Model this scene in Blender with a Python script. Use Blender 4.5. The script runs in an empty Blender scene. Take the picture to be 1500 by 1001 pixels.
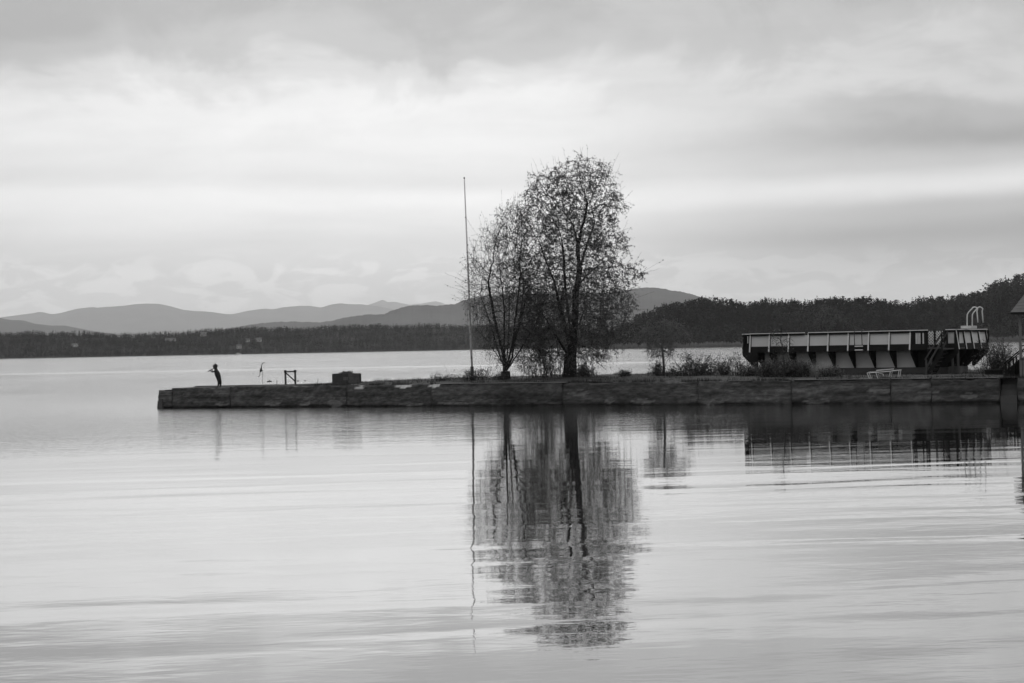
import bpy, bmesh, math, random
import numpy as np
from mathutils import Vector, Matrix
R = math.radians
rng = np.random.default_rng(7)
random.seed(7)
sc = bpy.context.scene
COL = sc.collection

# ------------------------------------------------------------------ camera
FPX, CX, CY, CAM_H = 2700.0, 750.0, 500.5, 3.2          # focal length in photo pixels, camera height over the water
PITCH, ROLL = math.atan(7.25 / FPX), math.atan(0.019)
_f = Vector((0, math.cos(PITCH), math.sin(PITCH)))
_u0 = Vector((0, -math.sin(PITCH), math.cos(PITCH)))
_r0 = Vector((1, 0, 0))
_r = _r0 * math.cos(ROLL) - _u0 * math.sin(ROLL)
_u = _u0 * math.cos(ROLL) + _r0 * math.sin(ROLL)
CAM = Vector((0, 0, CAM_H))
cam_d = bpy.data.cameras.new('camera')
cam_d.sensor_width = 36.0
cam_d.lens = FPX * 36.0 / 1500.0
cam_d.clip_start, cam_d.clip_end = 0.5, 90000.0
cam = bpy.data.objects.new('camera', cam_d)
COL.objects.link(cam)
cam.matrix_world = Matrix(((_r.x, _u.x, -_f.x, 0), (_r.y, _u.y, -_f.y, 0), (_r.z, _u.z, -_f.z, CAM_H), (0, 0, 0, 1)))
sc.camera = cam

def ray(px, py):
    return _f + _r * ((px - CX) / FPX) - _u * ((py - CY) / FPX)
def P(px, py, D):                      # the point seen at a pixel at world distance Y = D
    d = ray(px, py)
    return CAM + d * (D / d.y)
def G(px, py, z):                      # the point seen at a pixel on the level z
    d = ray(px, py)
    return CAM + d * ((z - CAM_H) / d.z)

# ------------------------------------------------------------------ light and sky
SUN_EL, SUN_AZ = 36.0, -1.0           # high ahead of the camera, a little to the left, behind thin cloud
sd = Vector((math.sin(R(SUN_AZ)) * math.cos(R(SUN_EL)), math.cos(R(SUN_AZ)) * math.cos(R(SUN_EL)), math.sin(R(SUN_EL))))
sun_d = bpy.data.lights.new('sun', 'SUN')
sun_d.energy, sun_d.angle, sun_d.color = 0.9, R(16), (1, 1, 1)
sun = bpy.data.objects.new('sun', sun_d)
COL.objects.link(sun)
sun.rotation_euler = (-sd).to_track_quat('-Z', 'Y').to_euler()
sun.location = (0, 0, 60)

class NT:                              # small node helper
    def __init__(self, tree):
        self.t = tree
    def n(self, typ, **kw):
        o = self.t.nodes.new(typ)
        for k, v in kw.items():
            setattr(o, k, v)
        return o
    def put(self, sock, v):
        if v is None:
            return
        if hasattr(v, 'is_linked') or hasattr(v, 'links'):
            self.t.links.new(v, sock)
        else:
            sock.default_value = v
    def m(self, op, a, b=None, c=None, clamp=False):
        o = self.n('ShaderNodeMath', operation=op, use_clamp=clamp)
        for i, v in enumerate((a, b, c)):
            self.put(o.inputs[i], v)
        return o.outputs[0]
    def sstep(self, v, lo, hi, a=0.0, b=1.0):
        o = self.n('ShaderNodeMapRange', interpolation_type='SMOOTHSTEP')
        for i, x in enumerate((v, lo, hi, a, b)):
            self.put(o.inputs[i], x)
        return o.outputs[0]
    def comb(self, x, y, z=0.0):
        o = self.n('ShaderNodeCombineXYZ')
        for i, v in enumerate((x, y, z)):
            self.put(o.inputs[i], v)
        return o.outputs[0]
    def sep(self, v):
        o = self.n('ShaderNodeSeparateXYZ')
        self.t.links.new(v, o.inputs[0])
        return o.outputs
    def noise(self, vec, scale, detail=3.0, rough=0.5, dist=0.0):
        o = self.n('ShaderNodeTexNoise')
        if vec is not None:
            self.t.links.new(vec, o.inputs['Vector'])
        o.inputs['Scale'].default_value = scale
        o.inputs['Detail'].default_value = detail
        o.inputs['Roughness'].default_value = rough
        o.inputs['Distortion'].default_value = dist
        return o.outputs[0]
    def ramp(self, fac, pts, interp='EASE'):
        o = self.n('ShaderNodeValToRGB')
        cr = o.color_ramp
        cr.interpolation = interp
        while len(cr.elements) < len(pts):
            cr.elements.new(0.5)
        for e, (p, v) in zip(cr.elements, pts):
            e.position = p
            e.color = (v, v, v, 1)
        self.put(o.inputs[0], fac)
        return o.outputs[0]
    def mix(self, fac, a, b):
        o = self.n('ShaderNodeMix', data_type='FLOAT')
        self.put(o.inputs[0], fac); self.put(o.inputs[2], a); self.put(o.inputs[3], b)
        return o.outputs[0]

def lin(s):
    s /= 255.0
    return s / 12.92 if s <= 0.04045 else ((s + 0.055) / 1.055) ** 2.4

world = bpy.data.worlds.new('World')
sc.world = world
world.use_nodes = True
wt = world.node_tree
wt.nodes.clear()
W = NT(wt)
tc = W.n('ShaderNodeTexCoord')
dx, dy, dz = W.sep(tc.outputs['Generated'])
az = W.m('MULTIPLY', W.m('ARCTAN2', dx, dy), 180 / math.pi)          # degrees, 0 straight ahead
el = W.m('MULTIPLY', W.m('ARCSINE', dz), 180 / math.pi)
wv = W.comb(W.m('MULTIPLY', az, 0.055), W.m('MULTIPLY', el, 0.30))
n_big = W.noise(wv, 1.0, 4, 0.5, 0.3)
wv2 = W.comb(W.m('MULTIPLY', az, 0.22), W.m('MULTIPLY', el, 0.34), 3.0)
n_puff = W.noise(wv2, 1.0, 5, 0.55, 0.5)
el_hi = W.sstep(el, 5.0, 8.0)
# ragged edges high up, long streaks lower down
warp = W.m('ADD', W.m('MULTIPLY', W.m('SUBTRACT', n_big, 0.5), 1.6),
           W.m('MULTIPLY', W.m('MULTIPLY', W.m('SUBTRACT', n_puff, 0.5), 5.5), el_hi))
elw = W.m('ADD', el, warp)
def prof(pts):
    return [(e / 20.0, lin(v)) for e, v in pts]
fac20 = W.m('DIVIDE', elw, 20.0, clamp=True)
left = W.ramp(fac20, prof([(0, 210), (1.9, 214), (3.2, 219), (3.9, 231), (4.7, 244), (5.2, 229), (5.9, 238), (7.1, 247), (8.1, 224), (9.2, 193), (10.6, 173), (14, 196), (20, 214)]))
right = W.ramp(fac20, prof([(0, 203), (1.6, 190), (2.4, 158), (3.2, 134), (3.9, 168), (4.5, 222), (5.2, 187), (6.0, 144), (6.9, 168), (8.2, 208), (9.4, 186), (10.8, 158), (14, 190), (20, 210)]))
side = W.sstep(W.m('ADD', az, W.m('MULTIPLY', W.m('SUBTRACT', n_big, 0.5), 8.0)), -1.0, 13.0)
cloud = W.mix(side, left, right)
farleft = W.sstep(az, -18.0, -9.0, 0.86, 1.0)
cloud = W.m('MULTIPLY', cloud, farleft)
fine = W.noise(W.comb(W.m('MULTIPLY', az, 0.16), W.m('MULTIPLY', el, 0.9), 9.0), 1.0, 5, 0.6, 0.4)
cloud = W.m('MULTIPLY', cloud, W.m('ADD', 0.86, W.m('MULTIPLY', fine, 0.28)))
# low cumulus heads standing over the far hills
cum = W.noise(W.comb(W.m('MULTIPLY', az, 0.6), W.m('MULTIPLY', el, 1.5), 21.0), 1.0, 6, 0.55, 0.6)
cmask = W.m('MULTIPLY', W.sstep(cum, 0.47, 0.57), W.m('MULTIPLY', W.sstep(el, 3.3, 2.3), W.sstep(el, 0.2, 1.2)))
cloud = W.m('MULTIPLY', cloud, W.m('ADD', 0.92, W.m('MULTIPLY', cmask, 0.22)))
# the overcast is bright round the veiled sun ahead and heavier behind
dotn = W.n('ShaderNodeVectorMath', operation='DOT_PRODUCT')
wt.links.new(tc.outputs['Generated'], dotn.inputs[0])
dotn.inputs[1].default_value = sd
glow = W.sstep(dotn.outputs['Value'], -0.75, 0.55, 0.82, 1.0)
cloud = W.m('MULTIPLY', W.m('MULTIPLY', cloud, glow), W.sstep(el, 3.0, 9.5, 1.30, 1.03))
sky = W.n('ShaderNodeTexSky', sky_type='NISHITA', sun_disc=False)
sky.sun_elevation, sky.sun_rotation = R(SUN_EL), R(SUN_AZ)
sky.dust_density = 3.0
bw = W.n('ShaderNodeRGBToBW')
wt.links.new(sky.outputs[0], bw.inputs[0])
SKY_STRENGTH = 0.1
total = W.mix(0.93, bw.outputs[0], W.m('DIVIDE', cloud, SKY_STRENGTH))
bg = W.n('ShaderNodeBackground')
wt.links.new(total, bg.inputs['Color'])
bg.inputs['Strength'].default_value = SKY_STRENGTH
wo = W.n('ShaderNodeOutputWorld')
wt.links.new(bg.outputs[0], wo.inputs['Surface'])

vs = sc.view_settings
vs.view_transform, vs.look, vs.exposure, vs.gamma = 'Standard', 'None', 0.0, 1.0
vs.use_curve_mapping = False
sc.render.engine = 'CYCLES'
cy = sc.cycles
cy.max_bounces, cy.diffuse_bounces, cy.glossy_bounces = 6, 2, 3
cy.transmission_bounces, cy.transparent_max_bounces, cy.volume_bounces = 2, 8, 1
cy.use_denoising = True
cy.caustics_reflective = cy.caustics_refractive = False

# ------------------------------------------------------------------ materials
MAT = {}
def mat(name, val, rough=0.85, var=0.25, scale=2.0, stretch=(1, 1, 1), bump=0.0, bscale=20.0, attr=None, metal=0.0, spec=0.3, coord='Object'):
    mt = bpy.data.materials.new(name)
    mt.use_nodes = True
    t = mt.node_tree
    N = NT(t)
    b = t.nodes['Principled BSDF']
    c = N.n('ShaderNodeTexCoord').outputs[coord]
    mp = N.n('ShaderNodeMapping')
    t.links.new(c, mp.inputs[0])
    mp.inputs['Scale'].default_value = stretch
    nz = N.noise(mp.outputs[0], scale, 5, 0.6)
    v = N.m('MULTIPLY', N.m('ADD', 1 - var * 1.0, N.m('MULTIPLY', nz, 2 * var)), val)
    if attr:                                   # a piece's own lighter or darker colour
        a = N.n('ShaderNodeAttribute', attribute_name=attr)
        v = N.m('MULTIPLY', v, a.outputs['Fac'])
    t.links.new(v, b.inputs['Base Color'])
    b.inputs['Roughness'].default_value = rough
    b.inputs['Metallic'].default_value = metal
    b.inputs['Specular IOR Level'].default_value = spec
    if bump:
        bp = N.n('ShaderNodeBump')
        bp.inputs['Distance'].default_value = bump
        t.links.new(N.noise(mp.outputs[0], bscale, 4, 0.6), bp.inputs['Height'])
        t.links.new(bp.outputs[0], b.inputs['Normal'])
    MAT[name] = mt
    return mt

mat('concrete', 0.108, 0.92, 0.6, 6.0, (0.7, 0.7, 1.6), 0.035, 8, attr='tone')
mat('coping', 0.17, 0.9, 0.4, 1.5, (1, 1, 1), 0.01, 20)
mat('turf', 0.05, 0.95, 0.5, 0.8, (1, 1, 1), 0.05, 6)
mat('bark_pale', 0.17, 0.95, 0.3, 5, spec=0.1)
mat('bark', 0.05, 0.95, 0.4, 5, (1, 1, 0.3), 0.02, 14, spec=0.1)
mat('forest', 0.019, 0.95, 0.4, 0.02, attr='tone', spec=0.0)
mat('forest_floor', 0.03, 0.95, 0.3, 0.02, spec=0.0)
mat('field', 0.04, 0.95, 0.4, 0.03, spec=0.0)
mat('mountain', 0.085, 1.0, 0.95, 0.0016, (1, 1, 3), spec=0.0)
mat('white_paint', 0.8, 0.55, 0.14, 3, spec=0.3)
mat('pole_paint', 0.9, 0.6, 0.12, 1.5, (1, 1, 0.4))
mat('trim', 0.9, 0.5, 0.15, 4)
mat('panel', 0.74, 0.6, 0.14, 1.2, (1, 1, 0.5), spec=0.3)
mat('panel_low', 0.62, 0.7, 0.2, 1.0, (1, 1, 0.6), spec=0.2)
mat('panel_worn', 0.7, 0.7, 0.45, 2.2, spec=0.2)
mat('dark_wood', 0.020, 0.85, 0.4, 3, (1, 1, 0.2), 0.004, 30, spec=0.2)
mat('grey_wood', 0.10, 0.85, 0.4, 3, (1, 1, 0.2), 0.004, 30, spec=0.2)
mat('dark_metal', 0.022, 0.5, 0.3, 6, metal=0.0)
mat('chrome', 0.8, 0.4, 0.1, 4, metal=0.2)
mat('footing', 0.10, 0.9, 0.4, 1.5, (1, 1, 1), 0.02, 10)
mat('planter_block_shaded', 0.07, 0.9, 0.4, 3, (1, 1, 1), 0.03, 12)  # shade of the left face put into a darker block colour
mat('planter_block_lit', 0.13, 0.9, 0.4, 3, (1, 1, 1), 0.03, 12)  # same blocks, light on the right face put into the colour
mat('roof_shingle', 0.22, 0.9, 0.35, 3, (1, 1, 1), 0.02, 14)
mat('house_white', 0.5, 0.7, 0.1, 0.2)
mat('house_roof', 0.12, 0.8, 0.2, 0.2)
mat('glass_dark', 0.03, 0.2, 0.1, 1)
def leafy_mat(name, val, thr=0.4):
    mt = bpy.data.materials.new(name)
    mt.use_nodes = True
    t = mt.node_tree
    t.nodes.clear()
    N = NT(t)
    c = N.n('ShaderNodeTexCoord').outputs['Object']
    v = N.m('MULTIPLY', N.m('ADD', 0.45, N.m('MULTIPLY', N.noise(c, 1.4, 4, 0.6), 1.1)), val)
    d, tr, mx, o = N.n('ShaderNodeBsdfDiffuse'), N.n('ShaderNodeBsdfTranslucent'), N.n('ShaderNodeMixShader'), N.n('ShaderNodeOutputMaterial')
    t.links.new(v, d.inputs['Color']); t.links.new(v, tr.inputs['Color'])
    mx.inputs[0].default_value = thr
    t.links.new(d.outputs[0], mx.inputs[1]); t.links.new(tr.outputs[0], mx.inputs[2])
    t.links.new(mx.outputs[0], o.inputs['Surface'])
    MAT[name] = mt
leafy_mat('leaf', 0.19)
leafy_mat('leaf_pale', 0.18)
leafy_mat('brush', 0.13)
leafy_mat('grass_blade', 0.06)
leafy_mat('dry_grass', 0.36)
mat('post_paint', 0.2, 0.8, 0.3, 3, (1, 1, 0.3))
mat('feather', 0.05, 0.8, 0.3, 4)
mat('strap', 0.68, 0.6, 0.1, 4)

# ------------------------------------------------------------------ mesh helpers
class MB:
    def __init__(self):
        self.v, self.f, self.n = [], [], 0
    def add(self, verts, faces):
        n = self.n
        self.v.extend([tuple(x) for x in verts])
        self.f.extend([tuple(i + n for i in q) for q in faces])
        self.n += len(verts)
        return self
    def hexa(self, a, b):              # two quads of 4 points, a bottom and b top
        return self.add(list(a) + list(b), [(3, 2, 1, 0), (4, 5, 6, 7), (0, 1, 5, 4), (1, 2, 6, 5), (2, 3, 7, 6), (3, 0, 4, 7)])
    def box(self, x0, x1, y0, y1, z0, z1):
        return self.hexa([(x0, y0, z0), (x1, y0, z0), (x1, y1, z0), (x0, y1, z0)], [(x0, y0, z1), (x1, y0, z1), (x1, y1, z1), (x0, y1, z1)])
    def prism(self, poly, off):        # polygon of 3-d points pushed along off
        off = Vector(off)
        k = len(poly)
        vs_ = [Vector(p) for p in poly] + [Vector(p) + off for p in poly]
        return self.add(vs_, [tuple(range(k))[::-1], tuple(range(k, 2 * k))] + [(i, (i + 1) % k, k + (i + 1) % k, k + i) for i in range(k)])
    def bar(self, a, b, w, h, up=(0, 0, 1)):   # rectangular bar between two points
        a, b = Vector(a), Vector(b)
        d = (b - a).normalized()
        s = d.cross(Vector(up))
        if s.length < 1e-4:
            s = d.cross(Vector((1, 0, 0)))
        s.normalize()
        t = s.cross(d).normalized()
        s, t = s * w / 2, t * h / 2
        return self.hexa([a - s - t, a + s - t, a + s + t, a - s + t], [b - s - t, b + s - t, b + s + t, b - s + t])
    def tube(self, pts, rad, k=6, cap=True):
        pts = [Vector(p) for p in pts]
        if not hasattr(rad, '__len__'):
            rad = [rad] * len(pts)
        n0 = self.n
        ref = None
        for i, p in enumerate(pts):
            d = (pts[min(i + 1, len(pts) - 1)] - pts[max(i - 1, 0)]).normalized()
            if ref is None:
                ref = d.orthogonal().normalized()
            s = (ref - d * ref.dot(d))
            s = s.normalized() if s.length > 1e-5 else d.orthogonal().normalized()
            ref = s
            t = d.cross(s)
            for j in range(k):
                a = 2 * math.pi * j / k
                self.v.append(tuple(p + (s * math.cos(a) + t * math.sin(a)) * rad[i]))
        m = len(pts)
        for i in range(m - 1):
            for j in range(k):
                a, b = n0 + i * k + j, n0 + i * k + (j + 1) % k
                self.f.append((a, b, b + k, a + k))
        if cap:
            self.f.append(tuple(n0 + j for j in range(k))[::-1])
            self.f.append(tuple(n0 + (m - 1) * k + j for j in range(k)))
        self.n += m * k
        return self
    def ball(self, c, r, seg=8, rings=5, jitter=0.0):
        c = Vector(c)
        if not hasattr(r, '__len__'):
            r = (r, r, r)
        n0 = self.n
        vs_ = [c + Vector((0, 0, -r[2]))]
        for i in range(1, rings):
            ph = -math.pi / 2 + math.pi * i / rings
            for j in range(seg):
                a = 2 * math.pi * j / seg
                q = 1 + jitter * random.uniform(-1, 1)
                vs_.append(c + Vector((r[0] * math.cos(ph) * math.cos(a) * q, r[1] * math.cos(ph) * math.sin(a) * q, r[2] * math.sin(ph) * q)))
        vs_.append(c + Vector((0, 0, r[2])))
        fs = [(0, 1 + (j + 1) % seg, 1 + j) for j in range(seg)]
        for i in range(rings - 2):
            for j in range(seg):
                a, b = 1 + i * seg + j, 1 + i * seg + (j + 1) % seg
                fs.append((a, b, b + seg, a + seg))
        top = len(vs_) - 1
        o = 1 + (rings - 2) * seg
        fs += [(top, o + j, o + (j + 1) % seg) for j in range(seg)]
        return self.add(vs_, fs)
    def build(self, name, m, parent=None, smooth=False, loc=None):
        me = bpy.data.meshes.new(name)
        me.from_pydata(self.v, [], self.f)
        return link(name, me, m, parent, smooth)

def link(name, me, m, parent=None, smooth=False):
    if m:
        me.materials.append(MAT[m] if isinstance(m, str) else m)
    if smooth:
        me.shade_smooth()
    me.update()
    o = bpy.data.objects.new(name, me)
    COL.objects.link(o)
    if parent:
        o.parent = parent
        if not parent.get('_local'):
            o.matrix_parent_inverse = parent.matrix_basis.inverted()
    return o

def tag(o, label=None, cat=None, group=None, kind=None):
    if label: o['label'] = label
    if cat: o['category'] = cat
    if group: o['group'] = group
    if kind: o['kind'] = kind
    return o

def thing(name, label, cat, loc, group=None):
    o = bpy.data.objects.new(name, None)
    COL.objects.link(o)
    o.location = loc
    o.empty_display_size = 0.3
    return tag(o, label, cat, group)

def npmesh(name, verts, quads, m, parent=None, tone=None, smooth=False):
    me = bpy.data.meshes.new(name)
    verts = np.asarray(verts, dtype=np.float32)
    quads = np.asarray(quads, dtype=np.int32)
    k = quads.shape[1]
    me.vertices.add(len(verts))
    me.vertices.foreach_set('co', verts.ravel())
    me.loops.add(quads.size)
    me.loops.foreach_set('vertex_index', quads.ravel())
    me.polygons.add(len(quads))
    me.polygons.foreach_set('loop_start', np.arange(0, quads.size, k, dtype=np.int32))
    me.polygons.foreach_set('loop_total', np.full(len(quads), k, dtype=np.int32))
    me.update(calc_edges=True)
    me.validate()
    if tone is not None:
        a = me.attributes.new('tone', 'FLOAT', 'POINT')
        a.data.foreach_set('value', np.asarray(tone, dtype=np.float32))
    return link(name, me, m, parent, smooth)

def grid_faces(nu, nv):
    i = np.arange(nu - 1)[:, None] * nv + np.arange(nv - 1)[None, :]
    i = i.ravel()
    return np.stack([i, i + nv, i + nv + 1, i + 1], 1)

# smooth 2-d value noise, vectorised
_NT = np.random.default_rng(3).random((256, 256))
def vn(x, y):
    x, y = np.asarray(x, float), np.asarray(y, float)
    xi, yi = np.floor(x).astype(int), np.floor(y).astype(int)
    fx, fy = x - xi, y - yi
    fx, fy = fx * fx * (3 - 2 * fx), fy * fy * (3 - 2 * fy)
    g = lambda a, b: _NT[a % 256, b % 256]
    return (g(xi, yi) * (1 - fx) + g(xi + 1, yi) * fx) * (1 - fy) + (g(xi, yi + 1) * (1 - fx) + g(xi + 1, yi + 1) * fx) * fy
def fbm(x, y, o=4):
    s, a, t = 0, 0.5, 0
    for k in range(o):
        s = s + a * vn(x * 2 ** k + 17 * k, y * 2 ** k + 31 * k); t += a; a *= 0.5
    return s / t

# ------------------------------------------------------------------ water
WATER_P0, WATER_ANG = G(232, 598.5, 0.0), 21.5
def make_water():
    mt = bpy.data.materials.new('lake_water')
    mt.use_nodes = True
    t = mt.node_tree
    t.nodes.clear()
    N = NT(t)
    geo = N.n('ShaderNodeNewGeometry')
    x, y, z = N.sep(geo.outputs['Position'])
    # crests run nearly square to the view
    ca, sa = math.cos(R(7)), math.sin(R(7))
    a = N.m('ADD', N.m('MULTIPLY', x, ca), N.m('MULTIPLY', y, sa))
    b = N.m('SUBTRACT', N.m('MULTIPLY', y, ca), N.m('MULTIPLY', x, sa))
    swell = N.noise(N.comb(N.m('MULTIPLY', a, 0.10), N.m('MULTIPLY', b, 0.42)), 1.0, 1.0, 0.4, 0.5)
    mid = N.noise(N.comb(N.m('MULTIPLY', a, 0.8), N.m('MULTIPLY', b, 1.7), 5.0), 1.0, 2.0, 0.5, 0.5)
    small = N.noise(N.comb(N.m('MULTIPLY', a, 3.0), N.m('MULTIPLY', b, 6.5), 9.0), 1.0, 2.0, 0.5)
    # wind patches: open water past the jetty is ruffled, the lee is glassy
    patch = N.noise(N.comb(N.m('MULTIPLY', x, 0.018), N.m('MULTIPLY', y, 0.06)), 1.0, 3.0, 0.55)
    d = N.m('ADD', N.m('SUBTRACT', y, N.m('MULTIPLY', N.m('ADD', x, 10.0), 0.60)), N.m('MULTIPLY', N.m('SUBTRACT', patch, 0.5), 14.0))
    ruf = N.m('POWER', N.sstep(d, 46.0, 104.0), 1.3)
    far = N.sstep(y, 112.0, 150.0)
    # smooth streaks lying across the open water
    streak = N.noise(N.comb(N.m('MULTIPLY', x, 0.0025), N.m('DIVIDE', 330.0, N.m('MAXIMUM', y, 20.0)), 2.0), 5.0, 2.0, 0.5)
    line = N.m('SUBTRACT', N.m('ADD', N.m('ADD', y, N.m('MULTIPLY', x, 0.06)), N.m('MULTIPLY', patch, 40.0)), 342.0)
    lm = N.m('SUBTRACT', 1.0, N.sstep(N.m('ABSOLUTE', line), 3.0, 18.0))
    slick = N.m('MULTIPLY', N.sstep(streak, 0.60, 0.72), 0.3)
    gust = N.noise(N.comb(N.m('MULTIPLY', x, 0.045), N.m('MULTIPLY', y, 0.022), 4.0), 1.0, 4.0, 0.65, 0.6)
    gustf = N.m('ADD', 0.35, N.m('MULTIPLY', gust, 1.3))
    chop = N.noise(N.comb(N.m('MULTIPLY', a, 0.7), N.m('MULTIPLY', b, 1.15), 13.0), 1.0, 3.0, 0.6, 0.4)
    rufs = N.m('MULTIPLY', N.m('MULTIPLY', ruf, gustf), N.m('SUBTRACT', 1.0, N.m('MULTIPLY', slick, far)))
    near = N.sstep(y, 22.0, 58.0, 1.0, 0.28)
    h = N.m('ADD', N.m('MULTIPLY', N.m('MULTIPLY', swell, near), 0.036), N.m('MULTIPLY', N.m('MULTIPLY', mid, N.m('ADD', 0.3, N.m('MULTIPLY', near, 0.7))), 0.0034))
    h = N.m('ADD', h, N.m('MULTIPLY', N.m('MULTIPLY', chop, rufs), N.sstep(x, -6.0, 10.0, 0.040, 0.006)))
    h = N.m('ADD', h, N.m('MULTIPLY', small, N.m('ADD', 0.0010, N.m('MULTIPLY', rufs, N.mix(far, N.sstep(x, -23.0, -3.0, 0.032, 0.018), 0.030)))))
    bp = N.n('ShaderNodeBump')
    bp.inputs['Strength'].default_value = 1.0
    bp.inputs['Distance'].default_value = 1.0
    t.links.new(h, bp.inputs['Height'])
    gl = N.n('ShaderNodeBsdfGlossy')
    gl.distribution = 'GGX'
    gl.inputs['Color'].default_value = (0.97, 0.97, 0.97, 1)
    t.links.new(N.m('ADD', 0.015, N.m('MULTIPLY', N.mix(far, N.m('MULTIPLY', N.m('POWER', ruf, 1.5), N.sstep(x, -8.0, 12.0, 1.5, 0.25)), 1.0), N.m('ADD', N.m('MULTIPLY', gustf, 0.066), N.m('MULTIPLY', lm, 0.05)))), gl.inputs['Roughness'])
    t.links.new(bp.outputs[0], gl.inputs['Normal'])
    df = N.n('ShaderNodeBsdfDiffuse')
    df.inputs['Color'].default_value = (0.05, 0.05, 0.05, 1)
    lw = N.n('ShaderNodeLayerWeight')
    lw.inputs['Blend'].default_value = 0.5
    refl = N.m('ADD', 0.03, N.m('MULTIPLY', N.m('POWER', lw.outputs['Facing'], 1.7), 0.97))
    mx = N.n('ShaderNodeMixShader')
    t.links.new(refl, mx.inputs[0])
    t.links.new(df.outputs[0], mx.inputs[1])
    t.links.new(gl.outputs[0], mx.inputs[2])
    out = N.n('ShaderNodeOutputMaterial')
    t.links.new(mx.outputs[0], out.inputs['Surface'])
    MAT['lake_water'] = mt
    xs, ys = [-3500, -600, -80, 80, 600, 3500], [-150, 0, 60, 200, 800, 3600]
    v = [(X, Y, 0) for X in xs for Y in ys]
    o = npmesh('lake_water', v, grid_faces(6, 6), 'lake_water')
    tag(o, 'grey rippled lake water mirroring the cloudy sky', None, None, 'structure')
make_water()

# ------------------------------------------------------------------ far land: mountains, forest shores
def ridge(name, label, prof_, D, depth, seed, nu=150, nv=22, spur=0.30, rough=0.00015):
    px = np.linspace(prof_[0][0], prof_[-1][0], nu)
    py = np.interp(px, [p[0] for p in prof_], [p[1] for p in prof_])
    v = []
    for i in range(nu):
        c = P(px[i], py[i], D)
        crest = max(c.z + (vn(px[i] / 2.2, seed) - 0.5) * D * rough, 4)
        for j in range(nv):
            t = -1 + 2 * j / (nv - 1)
            w = max(0.0, 1 - abs(t)) ** 0.8
            n = (fbm(c.x / (D * 0.025) + seed, (t * depth) / (D * 0.04) + seed, 4) - 0.5) * spur * 2
            z = crest * w * (1 + n * min(1, abs(t) * 3)) if abs(t) > 0.02 else crest
            z = min(z, crest * (1 - abs(t) * 0.2))
            v.append((c.x * (D + t * depth) / D, D + t * depth, max(z, 0) + 0.3))
    o = npmesh(name, v, grid_faces(nu, nv), 'mountain', smooth=True)
    return tag(o, label, None, None, 'structure')
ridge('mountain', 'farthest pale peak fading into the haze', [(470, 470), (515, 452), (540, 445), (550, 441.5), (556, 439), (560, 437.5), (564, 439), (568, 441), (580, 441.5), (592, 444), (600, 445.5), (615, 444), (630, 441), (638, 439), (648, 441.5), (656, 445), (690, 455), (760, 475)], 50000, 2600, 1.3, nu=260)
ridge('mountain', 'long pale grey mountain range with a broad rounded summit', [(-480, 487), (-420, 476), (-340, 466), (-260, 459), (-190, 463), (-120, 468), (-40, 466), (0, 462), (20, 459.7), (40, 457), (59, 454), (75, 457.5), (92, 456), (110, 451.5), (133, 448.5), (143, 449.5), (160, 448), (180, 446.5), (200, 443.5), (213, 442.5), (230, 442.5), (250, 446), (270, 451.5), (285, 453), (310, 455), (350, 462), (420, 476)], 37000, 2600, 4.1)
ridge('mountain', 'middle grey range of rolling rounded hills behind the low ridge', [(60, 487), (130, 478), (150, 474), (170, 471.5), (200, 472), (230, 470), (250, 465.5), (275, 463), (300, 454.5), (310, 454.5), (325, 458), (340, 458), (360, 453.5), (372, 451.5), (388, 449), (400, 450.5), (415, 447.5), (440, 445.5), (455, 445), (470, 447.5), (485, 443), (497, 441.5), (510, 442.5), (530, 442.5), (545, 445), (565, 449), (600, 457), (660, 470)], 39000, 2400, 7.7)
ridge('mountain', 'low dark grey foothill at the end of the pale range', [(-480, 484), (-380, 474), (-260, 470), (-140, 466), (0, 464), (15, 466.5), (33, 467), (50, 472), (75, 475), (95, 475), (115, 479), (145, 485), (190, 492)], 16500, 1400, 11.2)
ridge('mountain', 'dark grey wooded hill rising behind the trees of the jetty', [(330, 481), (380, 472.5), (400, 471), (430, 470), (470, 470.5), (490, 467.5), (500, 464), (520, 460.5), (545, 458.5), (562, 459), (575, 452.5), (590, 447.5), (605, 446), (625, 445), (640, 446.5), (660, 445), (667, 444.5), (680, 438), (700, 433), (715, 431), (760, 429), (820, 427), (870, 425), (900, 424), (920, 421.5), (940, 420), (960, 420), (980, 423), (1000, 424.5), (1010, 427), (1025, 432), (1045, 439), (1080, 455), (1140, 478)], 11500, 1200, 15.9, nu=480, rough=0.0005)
npmesh('far_plain', [(-9000, 3600, 0.4), (9000, 3600, 0.4), (9000, 53000, 0.4), (-9000, 53000, 0.4)], [(0, 1, 2, 3)], 'forest_floor')
tag(bpy.data.objects['far_plain'], 'dark low land between the lake and the mountains', None, None, 'structure')

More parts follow.
